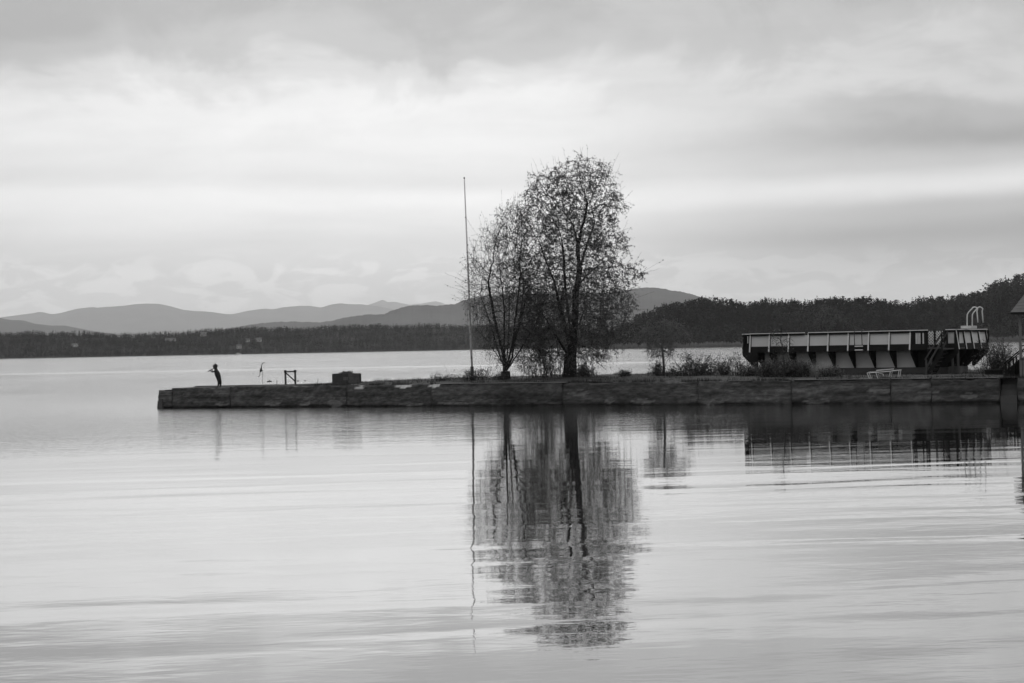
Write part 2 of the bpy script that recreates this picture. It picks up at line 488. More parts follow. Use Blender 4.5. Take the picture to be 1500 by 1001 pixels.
def tree_protos(kind, n, tris):
    out = []
    for k in range(n):
        g = np.random.default_rng(100 + k + (50 if kind == 'conifer' else 0))
        c = np.zeros((tris, 3))
        h = g.random(tris)
        ang = g.random(tris) * 2 * np.pi
        if kind == 'conifer':
            h = h ** 1.25
            rr = 0.27 * (1.02 - h) * (0.75 + 0.45 * np.sin(h * 26 + k)) * np.sqrt(g.random(tris) * 0.7 + 0.3)
            size = 0.055 + 0.10 * (1 - h)
        else:
            ex = np.sqrt(np.clip(1 - ((h - 0.55) / 0.5) ** 2, 0.03, 1))
            lump = 0.75 + 0.35 * np.sin(ang * 3 + k * 2 + h * 7)
            rr = 0.40 * ex * lump * np.sqrt(g.random(tris) * 0.75 + 0.25)
            size = np.full(tris, 0.13) * (0.6 + 0.8 * g.random(tris))
        c[:, 0], c[:, 1], c[:, 2] = rr * np.cos(ang), rr * np.sin(ang), 0.06 + 0.94 * h
        off = g.normal(size=(tris, 3, 3))
        off /= np.linalg.norm(off, axis=2, keepdims=True)
        v = c[:, None, :] + off * size[:, None, None] * 0.8
        v[:, :, 2] = np.clip(v[:, :, 2], 0, 1.04)
        out.append(v.reshape(-1, 3))
    return out
def wood(name, label, pos, heights, conifer, tone, tris, seed):
    g = np.random.default_rng(seed)
    pc, pd = tree_protos('conifer', 6, tris), tree_protos('broad', 6, tris)
    V, T = [], []
    for i in range(len(pos)):
        pr = (pc if conifer[i] else pd)[g.integers(6)]
        a = g.random() * 6.28
        ca, sa = math.cos(a), math.sin(a)
        w = heights[i] * (0.85 + 0.4 * g.random())
        q = np.empty_like(pr)
        q[:, 0] = (pr[:, 0] * ca - pr[:, 1] * sa) * w
        q[:, 1] = (pr[:, 0] * sa + pr[:, 1] * ca) * w
        q[:, 2] = pr[:, 2] * heights[i]
        V.append(q + pos[i])
        T.append(np.full(len(pr), tone[i]))
    V = np.concatenate(V); T = np.concatenate(T)
    o = npmesh(name, V, np.arange(len(V)).reshape(-1, 3), 'forest', tone=T)
    return tag(o, label, None, None, 'stuff')

def shore(prof_, D0, D1, x0, x1, count, hmean, seed, power, conif):
    """hill ground mesh and tree stands; the profile is that of the treetops on the crest"""
    ppx, ppy = [p[0] for p in prof_], [p[1] for p in prof_]
    def ground(px, t):
        D = D0 + t * (D1 - D0)
        X = (px - CX) / FPX * D
        top = P(px, float(np.interp(px, ppx, ppy)), D1).z - hmean * 0.95
        top = max(top, 1.0)
        z = 0.6 + (top - 0.6) * (t ** power) + (fbm(X / 40 + seed, D / 50, 3) - 0.5) * 9 * t * (1 - t) * 2
        return X, D, max(z, 0.45)
    nu, nv = 170, 14
    v = []
    for i in range(nu):
        px = x0 + (x1 - x0) * i / (nu - 1)
        wob = (vn(px / 14, seed) - 0.5) * 14
        for j in range(nv):
            t = j / (nv - 2) if j < nv - 1 else 1.5
            X, D, z = ground(px, min(t, 1))
            if j == 0: D, z = D + wob - 12, -0.4
            if t > 1: D, z = D1 + 120, 0.0
            v.append((X, D, z))
    g = np.random.default_rng(seed)
    pos, hh, cc, tt = [], [], [], []
    for k in range(count):
        px = x0 + (x1 - x0) * g.random()
        t = g.random() ** 0.9
        if k % 7 == 0: t = 1.0 - 0.05 * g.random()
        if k % 9 == 0: t = 0.06 * g.random()
        X, D, z = ground(px, t)
        stand = fbm(X / 55 + seed, D / 70, 3)
        con = g.random() < (0.8 if stand > 0.60 else conif)
        h = hmean * (0.62 + 0.5 * g.random()) * (1.08 if con else 0.95) * (0.6 + 0.8 * fbm(X / 24 + seed, D / 24, 3))
        if t < 0.08: h *= 0.7
        pos.append((X, D, z - 0.3)); hh.append(h); cc.append(con)
        tt.append((0.45 if con else 0.6 + 6.5 * max(0, fbm(X / 60 + 3, D / 30 + seed, 3) - 0.42)) * (0.65 + 0.7 * g.random()))
    return v, nu, nv, np.array(pos), hh, cc, tt, ground

HEAD = [(880, 497), (892, 494), (900, 486), (913, 476), (925.6, 469), (941, 461), (956, 455.5), (976, 448), (994, 445), (1017, 442), (1029.5, 437), (1037, 437), (1057, 438.5), (1077, 437.5), (1095, 438.5), (1123, 436), (1158, 437), (1184, 435.5), (1229, 435), (1242, 438.5), (1270, 438), (1300, 441), (1324, 441), (1347, 438.5), (1377, 436.5), (1406, 432), (1426, 427), (1441, 421), (1455, 412), (1470, 406), (1500, 400), (1560, 392), (1640, 390), (1760, 394), (1950, 402)]
v_, nu_, nv_, ps, hh, cc_, tt, headland_ground = shore(HEAD, 1340, 1500, 882, 1950, 6000, 11.0, 5, 0.75, 0.22)
tag(npmesh('headland_ground', v_, grid_faces(nu_, nv_), 'forest_floor', smooth=True), 'dark wooded headland rising from the lake', None, None, 'structure')
for px_, h_, c_ in ((912, 14, 1), (1027, 15, 0), (1033, 17, 0), (1041, 13, 0), (1057, 12, 0), (1124, 13, 1), (1226, 15, 0), (1233, 16, 0), (1247, 12, 1), (1262, 13, 0), (1299, 13, 1), (1372, 13, 0), (1412, 14, 1), (1425, 15, 0), (1447, 17, 0), (1457, 15, 0), (1474, 17, 1), (1489, 16, 0)):
    X, D, z = headland_ground(px_, 0.97)
    ps = np.vstack([ps, (X, D, z - 1.0)]); hh.append(h_ * 0.8); cc_.append(bool(c_)); tt.append(0.5)
wood('headland_wood', 'dense dark wood of pines and bare trees on the headland', ps, hh, cc_, tt, 58, 21)
LEFT = [(-460, 494), (-300, 491), (-180, 488), (-80, 487), (0, 486), (30, 485.5), (55, 484.5), (90, 484.5), (110, 485), (140, 486.5), (180, 487.5), (210, 488), (240, 486), (270, 484), (290, 482), (320, 481), (350, 479.5), (380, 478.5), (400, 479.5), (430, 478.5), (470, 477), (500, 475.5), (530, 474.5), (560, 474), (600, 474), (640, 473.5), (680, 475), (760, 477), (840, 480), (900, 484), (960, 489), (1000, 492)]
v_, nu_, nv_, ps, hh, cc_, tt, left_ground = shore(LEFT, 2300, 2680, -460, 1000, 17000, 7.8, 9, 0.9, 0.2)
HOUSES = [  # px, py of base, width m, depth m, wall height m, label
    (298, 492.5, 8, 6, 4.0, 'white house with dark roof high among the trees of the far shore', 'house_white'),
    (250, 500.5, 14, 6, 2.6, 'long low pale building among the far shore trees', 'house_white'),
    (350, 510.5, 6, 5, 3.2, 'small bright white cottage just above the far waterline', 'house_white'),
    (379, 500.5, 7, 6, 3.2, 'small pale house at the top of the far shore field', 'house_white'),
    (363, 501.0, 5, 5, 2.4, 'little grey shed beside the pale house of the far shore', 'panel'),
    (110, 508.0, 8, 6, 2.8, 'pale house half hidden by the dark trees of the far shore', 'panel')]
hw = []
for px, py, w, dp, wh, lb, wm in HOUSES:
    best = min((abs((left_ground(px, t)[2] - P(px, py, left_ground(px, t)[1]).z)), t) for t in np.linspace(0.02, 0.97, 60))[1]
    X, D, z = left_ground(px, best)
    hw.append((X, D, z, w))
keep = []
for i in range(len(ps)):
    X, D, z = ps[i]
    ok = True
    for hx, hd, hz, w in hw:                       # cleared ground in front of and round the houses
        if hd - 60 < D < hd + 6 and abs(X - hx * D / hd) < w * 0.55 + 0.5 and rng.random() < 0.9:
            ok = False
    if 2302 < D < 2390 and -415 * D / 2700 < X < -300 * D / 2700 and fbm(X / 14, D / 22, 3) > 0.47 and rng.random() < 0.9:
        ok = False                                  # open field by the shore
    if ok: keep.append(i)
tag(npmesh('far_shore_ground', v_, grid_faces(nu_, nv_), 'field', smooth=True), 'low far shore of the lake with small fields', None, None, 'structure')
wood('far_shore_wood', 'dark wood covering the far shore beneath the mountains', ps[keep], [hh[i] for i in keep], [cc_[i] for i in keep], [tt[i] * (0.9 + 1.5 * min(1, max(0, (ps[i][0] + 420) / 380))) for i in keep], 36, 22)
for (px, py, w, dp, wh, lb, wm), (X, D, z, _) in zip(HOUSES, hw):
    h = thing('house', lb, 'house', (X, D, z), 'houses on the far shore')
    b = MB().box(X - w / 2, X + w / 2, D - dp / 2, D + dp / 2, z - 2.0, z + wh)
    b.build('wall', wm, h)
    b = MB()
    e = 0.5
    pts = [(X - w / 2 - e, D - dp / 2 - e, z + wh), (X - w / 2 - e, D, z + wh + 1.9), (X - w / 2 - e, D + dp / 2 + e, z + wh)]
    b.prism(pts, (w + 2 * e, 0, 0)).build('roof', 'house_roof', h)
    for s in (-0.28, 0.28):
        MB().box(X + s * w - 0.4, X + s * w + 0.4, D - dp / 2 - 0.08, D - dp / 2 + 0.1, z + 0.9, z + 1.9).build('window', 'glass_dark', h)
# a moored white boat at the far shore
q = G(349, 519.4, 0.0)
q = Vector((q.x * 2240 / q.y, 2240, 0))
bt = thing('moored_boat', 'white boat moored by the far shore below the field', 'boat', q)
hull = [(-3.4, 0, 0.95), (-3.2, -1.0, 0.9), (1.5, -1.1, 0.95), (3.6, 0, 1.25), (1.5, 1.1, 0.95), (-3.2, 1.0, 0.9)]
kl = [(x * 0.86, y * 0.6, -0.2) for x, y, zz in hull]
b = MB()
b.add([q + Vector(p) for p in kl] + [q + Vector(p) for p in hull], [(5, 4, 3, 2, 1, 0), (6, 7, 8, 9, 10, 11)] + [(i, (i + 1) % 6, 6 + (i + 1) % 6, 6 + i) for i in range(6)])
b.build('hull', 'house_white', bt)
MB().hexa([q + Vector(p) for p in ((-1.6, -0.8, 0.9), (1.2, -0.8, 0.95), (1.2, 0.8, 0.95), (-1.6, 0.8, 0.9))], [q + Vector(p) for p in ((-1.5, -0.7, 1.9), (0.5, -0.7, 1.9), (0.5, 0.7, 1.9), (-1.5, 0.7, 1.9))]).build('cabin', 'house_white', bt)
# reed fringe under the headland
g = np.random.default_rng(31)
V = []
for k in range(2600):
    px = 893 + (1640 - 893) * g.random()
    X, D, z = headland_ground(px, 0)
    D = D - 14 - 10 * g.random()
    X = (px - CX) / FPX * D
    w, h = 0.5 + 0.7 * g.random(), 2.2 + 2.4 * g.random() * fbm(px / 9, 3.3, 2) * 1.6
    l = g.normal() * 0.5
    V += [(X - w, D, -0.2), (X + w, D + g.normal() * 0.4, -0.2), (X + l, D, h)]
tag(npmesh('reed_fringe', V, np.arange(len(V)).reshape(-1, 3), 'leaf_pale'), 'pale reeds fringing the shore of the headland', None, None, 'stuff')

# ------------------------------------------------------------------ jetty frame of reference
U0 = Vector((WATER_P0.x, WATER_P0.y, 0))
ang = R(-WATER_ANG)
UU, VV = Vector((math.cos(ang), math.sin(ang), 0)), Vector((-math.sin(ang), math.cos(ang), 0))
def J(u, v, z):
    return U0 + UU * u + VV * v + Vector((0, 0, z))
def u_of(px):                         # place along the wall front under a pixel column (wall foot)
    d = ray(px, 597)
    den = d.x * VV.x + d.y * VV.y
    s = (U0.x * VV.x + U0.y * VV.y) / den
    p = Vector((d.x * s, d.y * s, 0)) - U0
    return p.dot(UU)
TOP = 1.22
U_END = 62.0
BACK = [(0.0, 3.6), (6.0, 4.2), (8.0, 5.6), (11.0, 9.5), (16, 12.5), (24, 14), (29, 16), (32, 21), (38, 24), (42.5, 21.5), (45.5, 16.5), (47.0, 11.5), (49, 9.5), (62, 9.0)]
def back_v(u):
    return float(np.interp(u, [b[0] for b in BACK], [b[1] for b in BACK]))
CREST = [(0, 0.0), (u_of(430), 0.0), (u_of(520), 0.07), (u_of(640), 0.15), (u_of(830), 0.17), (u_of(1000), 0.14), (u_of(1100), 0.06), (62, 0.03)]
TIP_U = [0, u_of(252), u_of(252) + 0.06, u_of(337) - 0.06, u_of(337) + 0.06]
def ground_z(u, v):
    c = float(np.interp(u, [b[0] for b in CREST], [b[1] for b in CREST]))
    k = min(max((v - 0.6) / 5.5, 0), 1)
    low = float(np.interp(u, TIP_U, [-0.175, -0.17, -0.06, -0.055, 0.0]))
    return TOP + 0.01 + low + c * (k * k * (3 - 2 * k))
def on_land(px, D):
    p = P(px, 550, D)
    q = Vector((p.x, p.y, 0)) - U0
    u, v = q.dot(UU), q.dot(VV)
    return Vector((p.x, p.y, ground_z(u, v)))

nu, nv = 190, 34
v_ = []
for i in range(nu):
    u = 0.15 + (U_END - 0.15) * i / (nu - 1)
    bv = back_v(u)
    for j in range(nv):
        t = j / (nv - 4)
        if j < nv - 3:
            v = 0.28 + (bv - 0.28) * t
            z = ground_z(u, v) + (fbm(u * 1.3, v * 1.3, 3) - 0.5) * (0.05 if u < 7.6 else 0.12) * min(1, (v - 0.28) / 1.2) * min(1, (bv - v) / 0.8 + 0.2)
        else:
            s = j - (nv - 4)
            v = bv + 0.35 * s
            z = ground_z(u, bv) - 0.62 * s
        v_.append(J(u, v, z))
tag(npmesh('jetty_ground', v_, grid_faces(nu, nv), 'turf', smooth=True), 'rough turf and earth on top of the old jetty', None, None, 'structure')
# end face of the earth core under the turf, at the tip
# ------------------------------------------------------------------ retaining wall
wall = thing('retaining_wall', 'long weathered concrete retaining wall with cracks and spalled patches above the water', 'wall', J(0, 0, 0))
JOINTS = [232, 252, 337, 508, 632, 824, 1022, 1160, 1305, 1364, 1465]
SPALL = [(592, 565, 15, 4.0, 1), (637, 564.5, 9, 3.2, 1), (527, 567, 7, 3, 1), (400, 590, 15, 4.5, 0), (325, 592, 9, 2.6, 0), (447, 591, 9, 4, 0), (492, 590, 12, 6, 0), (600, 592, 22, 3, 0), (668, 590, 34, 3.5, 0), (848, 576, 17, 4, 0), (893, 586, 7, 5, 0), (940, 588, 16, 4, 0), (1042, 589, 18, 4, 0), (1190, 571, 24, 6, 0), (1238, 566, 13, 3, 0), (1292, 572, 18, 5, 0), (1195, 588, 20, 3.5, 0), (1360, 573, 14, 4, 0), (1420, 580, 12, 4, 0), (1120, 583, 14, 3, 0)]
sp = []
for px, py, w, h, top in SPALL:
    u = u_of(px)
    D = J(u, 0, 0).y
    sc_ = D / FPX
    sp.append((u, P(px, py, D).z, w * sc_, h * sc_, top))
CAP = [(u_of(252), 0.0), (u_of(337), 0.02)]
def wall_section(u0, u1, seed, top=TOP, thick=0.55, tile=0.11):
    gap = 0.008
    u0, u1 = u0 + gap, u1 - gap
    nx = max(3, int((u1 - u0) / tile) + 1)
    zs = np.concatenate([[-0.9, 0.02], np.linspace(0.05, 0.20, 3), np.linspace(0.24, top, 13)])
    nz = len(zs)
    V, T = [], []
    for i in range(nx):
        u = u0 + (u1 - u0) * i / (nx - 1)
        for k, z in enumerate(zs):
            edge = min(i, nx - 1 - i)
            d = (fbm(u * 2.6 + seed, z * 5, 4) - 0.5) * 0.13
            d += 0.010 * (1 if (int(z / 0.23 + 0.3) % 2) else -1) * (fbm(u * 0.5, z * 0.2 + seed, 2))      # board marks
            d += 0.03 * (1 - z / top)                                           # slight batter
            if z < 0.13: d -= 0.13 * (0.3 + fbm(u * 0.8, seed, 3)) * (1 - max(z, 0) / 0.13)
            tone = 0.25 + 1.5 * fbm(u * 0.45 + seed * 3, z * 3.2, 5)
            if z < 0.16: tone *= 0.4 + 0.6 * max(0, z) / 0.16                 # wet and weed-dark at the waterline
            tone *= (0.75 + 0.5 * fbm(u * 0.15, z * 11 + 4, 2)) * (0.45 + 1.1 * fbm(u * 4.5 + seed, z * 7, 3))
            for su, sz, sw, sh, tp in sp:
                e = ((u - su) / sw) ** 2 + ((z - sz) / sh) ** 2
                e += (fbm(u * 3, z * 6 + seed, 3) - 0.5) * 1.5
                if e < 1:
                    d -= 0.05 * (1 - max(e, 0)) + (0.22 * max(0, (z - sz + sh) / (2 * sh)) if tp else 0)
                    tone = max(tone, (6.0 if tp else 1.8) * (0.6 + 0.8 * fbm(u * 5, z * 9, 2)))
            if edge < 2:
                d -= (0.06 if edge == 0 else 0.012) * fbm(z * 4 + seed, i * 0.7, 2) * 1.3
                tone *= 0.75 if edge == 0 else 0.95
            uu = u + (0.03 * (fbm(z * 3.5, seed + i, 3) - 0.5) * 3 if edge == 0 else 0)
            zz = z - (0.13 * max(0, fbm(u * 1.7 + seed, 2.2, 4) - 0.5) * 2 + 0.02 * fbm(u * 6, 1, 2)) * (k >= nz - 2)
            V.append(J(uu, -d, zz)); T.append(tone)
    F = [tuple(q) for q in grid_faces(nx, nz)]
    n0 = len(V)
    back = []
    for i in range(nx):                       # the back edge of the top, then the foot
        u = u0 + (u1 - u0) * i / (nx - 1)
        V.append(J(u, thick, top)); V.append(J(u, thick, -0.9)); T += [0.9, 0.7]
    for i in range(nx - 1):
        a, b = i * nz + nz - 1, (i + 1) * nz + nz - 1
        F.append((a, b, n0 + 2 * (i + 1), n0 + 2 * i))
        F.append((n0 + 2 * i, n0 + 2 * i + 2, n0 + 2 * i + 3, n0 + 2 * i + 1))
    for i in (0, nx - 1):                     # closed ends
        col = [i * nz + k for k in range(nz)] + [n0 + 2 * i, n0 + 2 * i + 1]
        F.append(tuple(col if i == 0 else col[::-1]))
    me = bpy.data.meshes.new('wall_section')
    me.from_pydata([tuple(p) for p in V], [], F)
    a = me.attributes.new('tone', 'FLOAT', 'POINT')
    a.data.foreach_set('value', T)
    return link('wall_section', me, 'concrete', wall)
uj = [u_of(p) for p in JOINTS]
wall_section(uj[0] + 0.0, uj[1], 2.2, top=TOP - 0.16, thick=3.0)
for k in range(1, len(uj) - 1):
    wall_section(uj[k], uj[k + 1], 5.0 * k + 1.7, top=TOP - (0.05 if k == 1 else 0))
US0, US1 = uj[-1], u_of(1491)
wall_section(US1, 56.0, 71.0)
# the leaning broken block at the tip
b = MB()
b.hexa([J(-0.10, -0.12, -0.9), J(0.45, -0.16, -0.9), J(0.45, 2.4, -0.9), J(-0.10, 2.4, -0.9)], [J(0.02, -0.10, 0.42), J(0.30, -0.12, 0.55), J(0.3, 2.3, 0.55), J(0.02, 2.3, 0.42)])
o = b.build('broken_block', 'footing', wall)
# back wall of the narrow tip
wb = MB()
for (ua, ub) in ((0.3, 4.2), (4.25, 8.2)):
    wb = MB().box(0, 1, 0, 1, 0, 1)
    wb = MB().hexa([J(ua, back_v(ua) - 0.1, -0.9), J(ub, back_v(ub) - 0.1, -0.9), J(ub, back_v(ub) + 0.45, -0.9), J(ua, back_v(ua) + 0.45, -0.9)],
                   [J(ua, back_v(ua) - 0.1, TOP - 0.02), J(ub, back_v(ub) - 0.1, TOP), J(ub, back_v(ub) + 0.4, TOP), J(ua, back_v(ua) + 0.4, TOP - 0.02)])
    wb.build('back_wall', 'footing', wall)
# coping slabs that survive along the top
def coping(pa, pb, th=0.045, out=0.05):
    ua, ub = u_of(pa), u_of(pb)
    MB().hexa([J(ua, -out, TOP + 0.004), J(ub, -out, TOP + 0.004), J(ub, 0.5, TOP + 0.004), J(ua, 0.5, TOP + 0.004)],
              [J(ua, -out + 0.01, TOP + th), J(ub, -out + 0.01, TOP + th), J(ub, 0.5, TOP + th), J(ua, 0.5, TOP + th)]).build('coping_slab', 'coping', wall)
for pa, pb in ((645, 700), (701, 760), (761, 829), (1068, 1100), (1163, 1215), (1216, 1264), (1265, 1303), (1306, 1362), (1366, 1415), (1416, 1462)):
    coping(pa, pb)
# steps down to the water
for k in range(4):
    z1 = TOP - 0.27 * k - 0.06
    MB().hexa([J(US0 + 0.03, 1.15 - 0.30 * (k + 1), -0.9), J(US1 - 0.03, 1.15 - 0.30 * (k + 1), -0.9), J(US1 - 0.03, 1.8, -0.9), J(US0 + 0.03, 1.8, -0.9)],
              [J(US0 + 0.03, 1.15 - 0.30 * (k + 1), z1), J(US1 - 0.03, 1.15 - 0.30 * (k + 1), z1), J(US1 - 0.03, 1.15 - 0.30 * k, z1), J(US0 + 0.03, 1.15 - 0.30 * k, z1)]).build('step', 'footing', wall)

# ------------------------------------------------------------------ grass
def blades(n, place, h0, h1, wid, lean, seed):
    g = np.random.default_rng(seed)
    V = []
    for k in range(n):
        p = place(g)
        if p is None: continue
        h = h0 + (h1 - h0) * g.random() ** 1.6
        a = g.random() * 6.28
        w = wid * (0.6 + 0.8 * g.random())
        l = lean * h * g.normal()
        dx_, dy_ = math.cos(a) * w, math.sin(a) * w
        V += [(p[0] - dx_, p[1] - dy_, p[2] - 0.03), (p[0] + dx_, p[1] + dy_, p[2] - 0.03), (p[0] + l * math.sin(a), p[1] - l * math.cos(a), p[2] + h)]
    return V
def gplace(g):
    u = 9.0 + (53 - 9) * g.random()
    v = 0.45 + (back_v(u) - 0.3) * g.random()
    if fbm(u * 0.7, v * 0.7, 3) < 0.40: return None
    return J(u, v, ground_z(u, v))
V = blades(26000, gplace, 0.03, 0.14, 0.012, 0.5, 41)
def eplace(g):
    u = 10.0 + (53 - 10) * g.random()
    if fbm(u * 1.1, 4.4, 3) < 0.45: return None
    v = back_v(u) - 0.5 * g.random() if g.random() < 0.5 else 0.05 + 0.5 * g.random()
    return J(u, v, ground_z(u, v))
V += blades(15000, eplace, 0.04, 0.24, 0.014, 0.5, 42)
tag(npmesh('jetty_grass', V, np.arange(len(V)).reshape(-1, 3), 'grass_blade'), 'short rough grass along the top of the jetty', None, None, 'stuff')

# ------------------------------------------------------------------ trees
def colonize(attr, nodes, parents, step, kill, infl, iters, bias, g):
    """grow a branch skeleton through a cloud of points"""
    nodes = [np.array(n, float) for n in nodes]
    parents = list(parents)
    A = np.array(attr)
    nd = np.full(len(A), 1e9); ni = np.zeros(len(A), int)
    def upd(k):
        nonlocal nd, ni
        d = np.linalg.norm(A - nodes[k], axis=1)
        m = d < nd
        nd[m] = d[m]; ni[m] = k
    for k in range(len(nodes)): upd(k)
    alive = nd > kill
    for it in range(iters):
        act = alive & (nd < infl)
        if not act.any(): break
        idx = np.where(act)[0]
        dirs = {}
        for i in idx:
            w = A[i] - nodes[ni[i]]
            w = w / (np.linalg.norm(w) + 1e-9)
            if ni[i] in dirs: dirs[ni[i]] += w
            else: dirs[ni[i]] = w.copy()
        for k, w in dirs.items():
            w = w / (np.linalg.norm(w) + 1e-9) + bias + g.normal(size=3) * 0.18
            w /= np.linalg.norm(w) + 1e-9
            nodes.append(nodes[k] + w * step)
            parents.append(k)
            upd(len(nodes) - 1)
        alive &= nd > kill
    return np.array(nodes), np.array(parents)

def tubes_np(p0, p1, r0, r1, k):
    """separate frustums for many edges"""
    p0, p1 = np.asarray(p0), np.asarray(p1)
    d = p1 - p0
    L = np.linalg.norm(d, axis=1, keepdims=True) + 1e-9
    d = d / L
    ref = np.where(np.abs(d[:, 2:3]) < 0.9, np.array([[0, 0, 1.0]]), np.array([[1.0, 0, 0]]))
    s = np.cross(d, ref); s /= np.linalg.norm(s, axis=1, keepdims=True)
    t = np.cross(d, s)
    V = np.zeros((len(p0), 2 * k, 3))
    for j in range(k):
        a = 2 * math.pi * j / k
        o = s * math.cos(a) + t * math.sin(a)
        V[:, j] = p0 + o * r0[:, None]
        V[:, k + j] = p1 + o * r1[:, None]
    base = (np.arange(len(p0)) * 2 * k)[:, None]
    F = []
    for j in range(k):
        F.append(np.concatenate([base + j, base + (j + 1) % k, base + k + (j + 1) % k, base + k + j], 1))
    return V.reshape(-1, 3), np.concatenate(F)

def leaf_quads(C, size, g, droop=0.6):
    n = len(C)
    d = g.normal(size=(n, 3)); d[:, 2] -= droop
    d /= np.linalg.norm(d, axis=1, keepdims=True)
    s = np.cross(d, g.normal(size=(n, 3))); s /= np.linalg.norm(s, axis=1, keepdims=True) + 1e-9
    L = size * (0.6 + 0.8 * g.random((n, 1)))
    Wd = L * (0.30 + 0.22 * g.random((n, 1)))
    V = np.stack([C, C + d * L * 0.5 + s * Wd, C + d * L, C + d * L * 0.5 - s * Wd], 1)
    return V.reshape(-1, 3), np.arange(4 * n).reshape(-1, 4)

def env_sample(env, n, D, depth, g, lobes):
    ys = [e[0] for e in env]
    out = []
    y0, y1 = ys[0], ys[-1]
    wmax = max(e[2] - e[1] for e in env)
    rag = wmax * 0.16
    while len(out) < n:
        y = y0 + (y1 - y0) * g.random()
        xl, xr = np.interp(y, ys, [e[1] for e in env]), np.interp(y, ys, [e[2] for e in env])
        xl, xr = xl + rag * (vn(y / 13.0, 5.5 + env[0][1]) - 0.5), xr + rag * (vn(y / 13.0, 9.5 + env[0][1]) - 0.5)
        if g.random() > (xr - xl) / wmax: continue
        t = g.uniform(-1, 1)
        x = (xl + xr) / 2 + t * (xr - xl) / 2
        dep = depth * (xr - xl) / wmax * math.sqrt(max(1 - t * t, 0)) * g.uniform(-1, 1)
        p = P(x, y, D)
        # hollow-ish, clumpy
        rim = max(abs(t), 0.0)
        if fbm(x / 15.0 + 3, y / 15.0 + dep * 0.8, 3) < lobes - 0.16 + 0.26 * rim ** 2: continue
        out.append((p.x, D + dep, p.z))
    return out

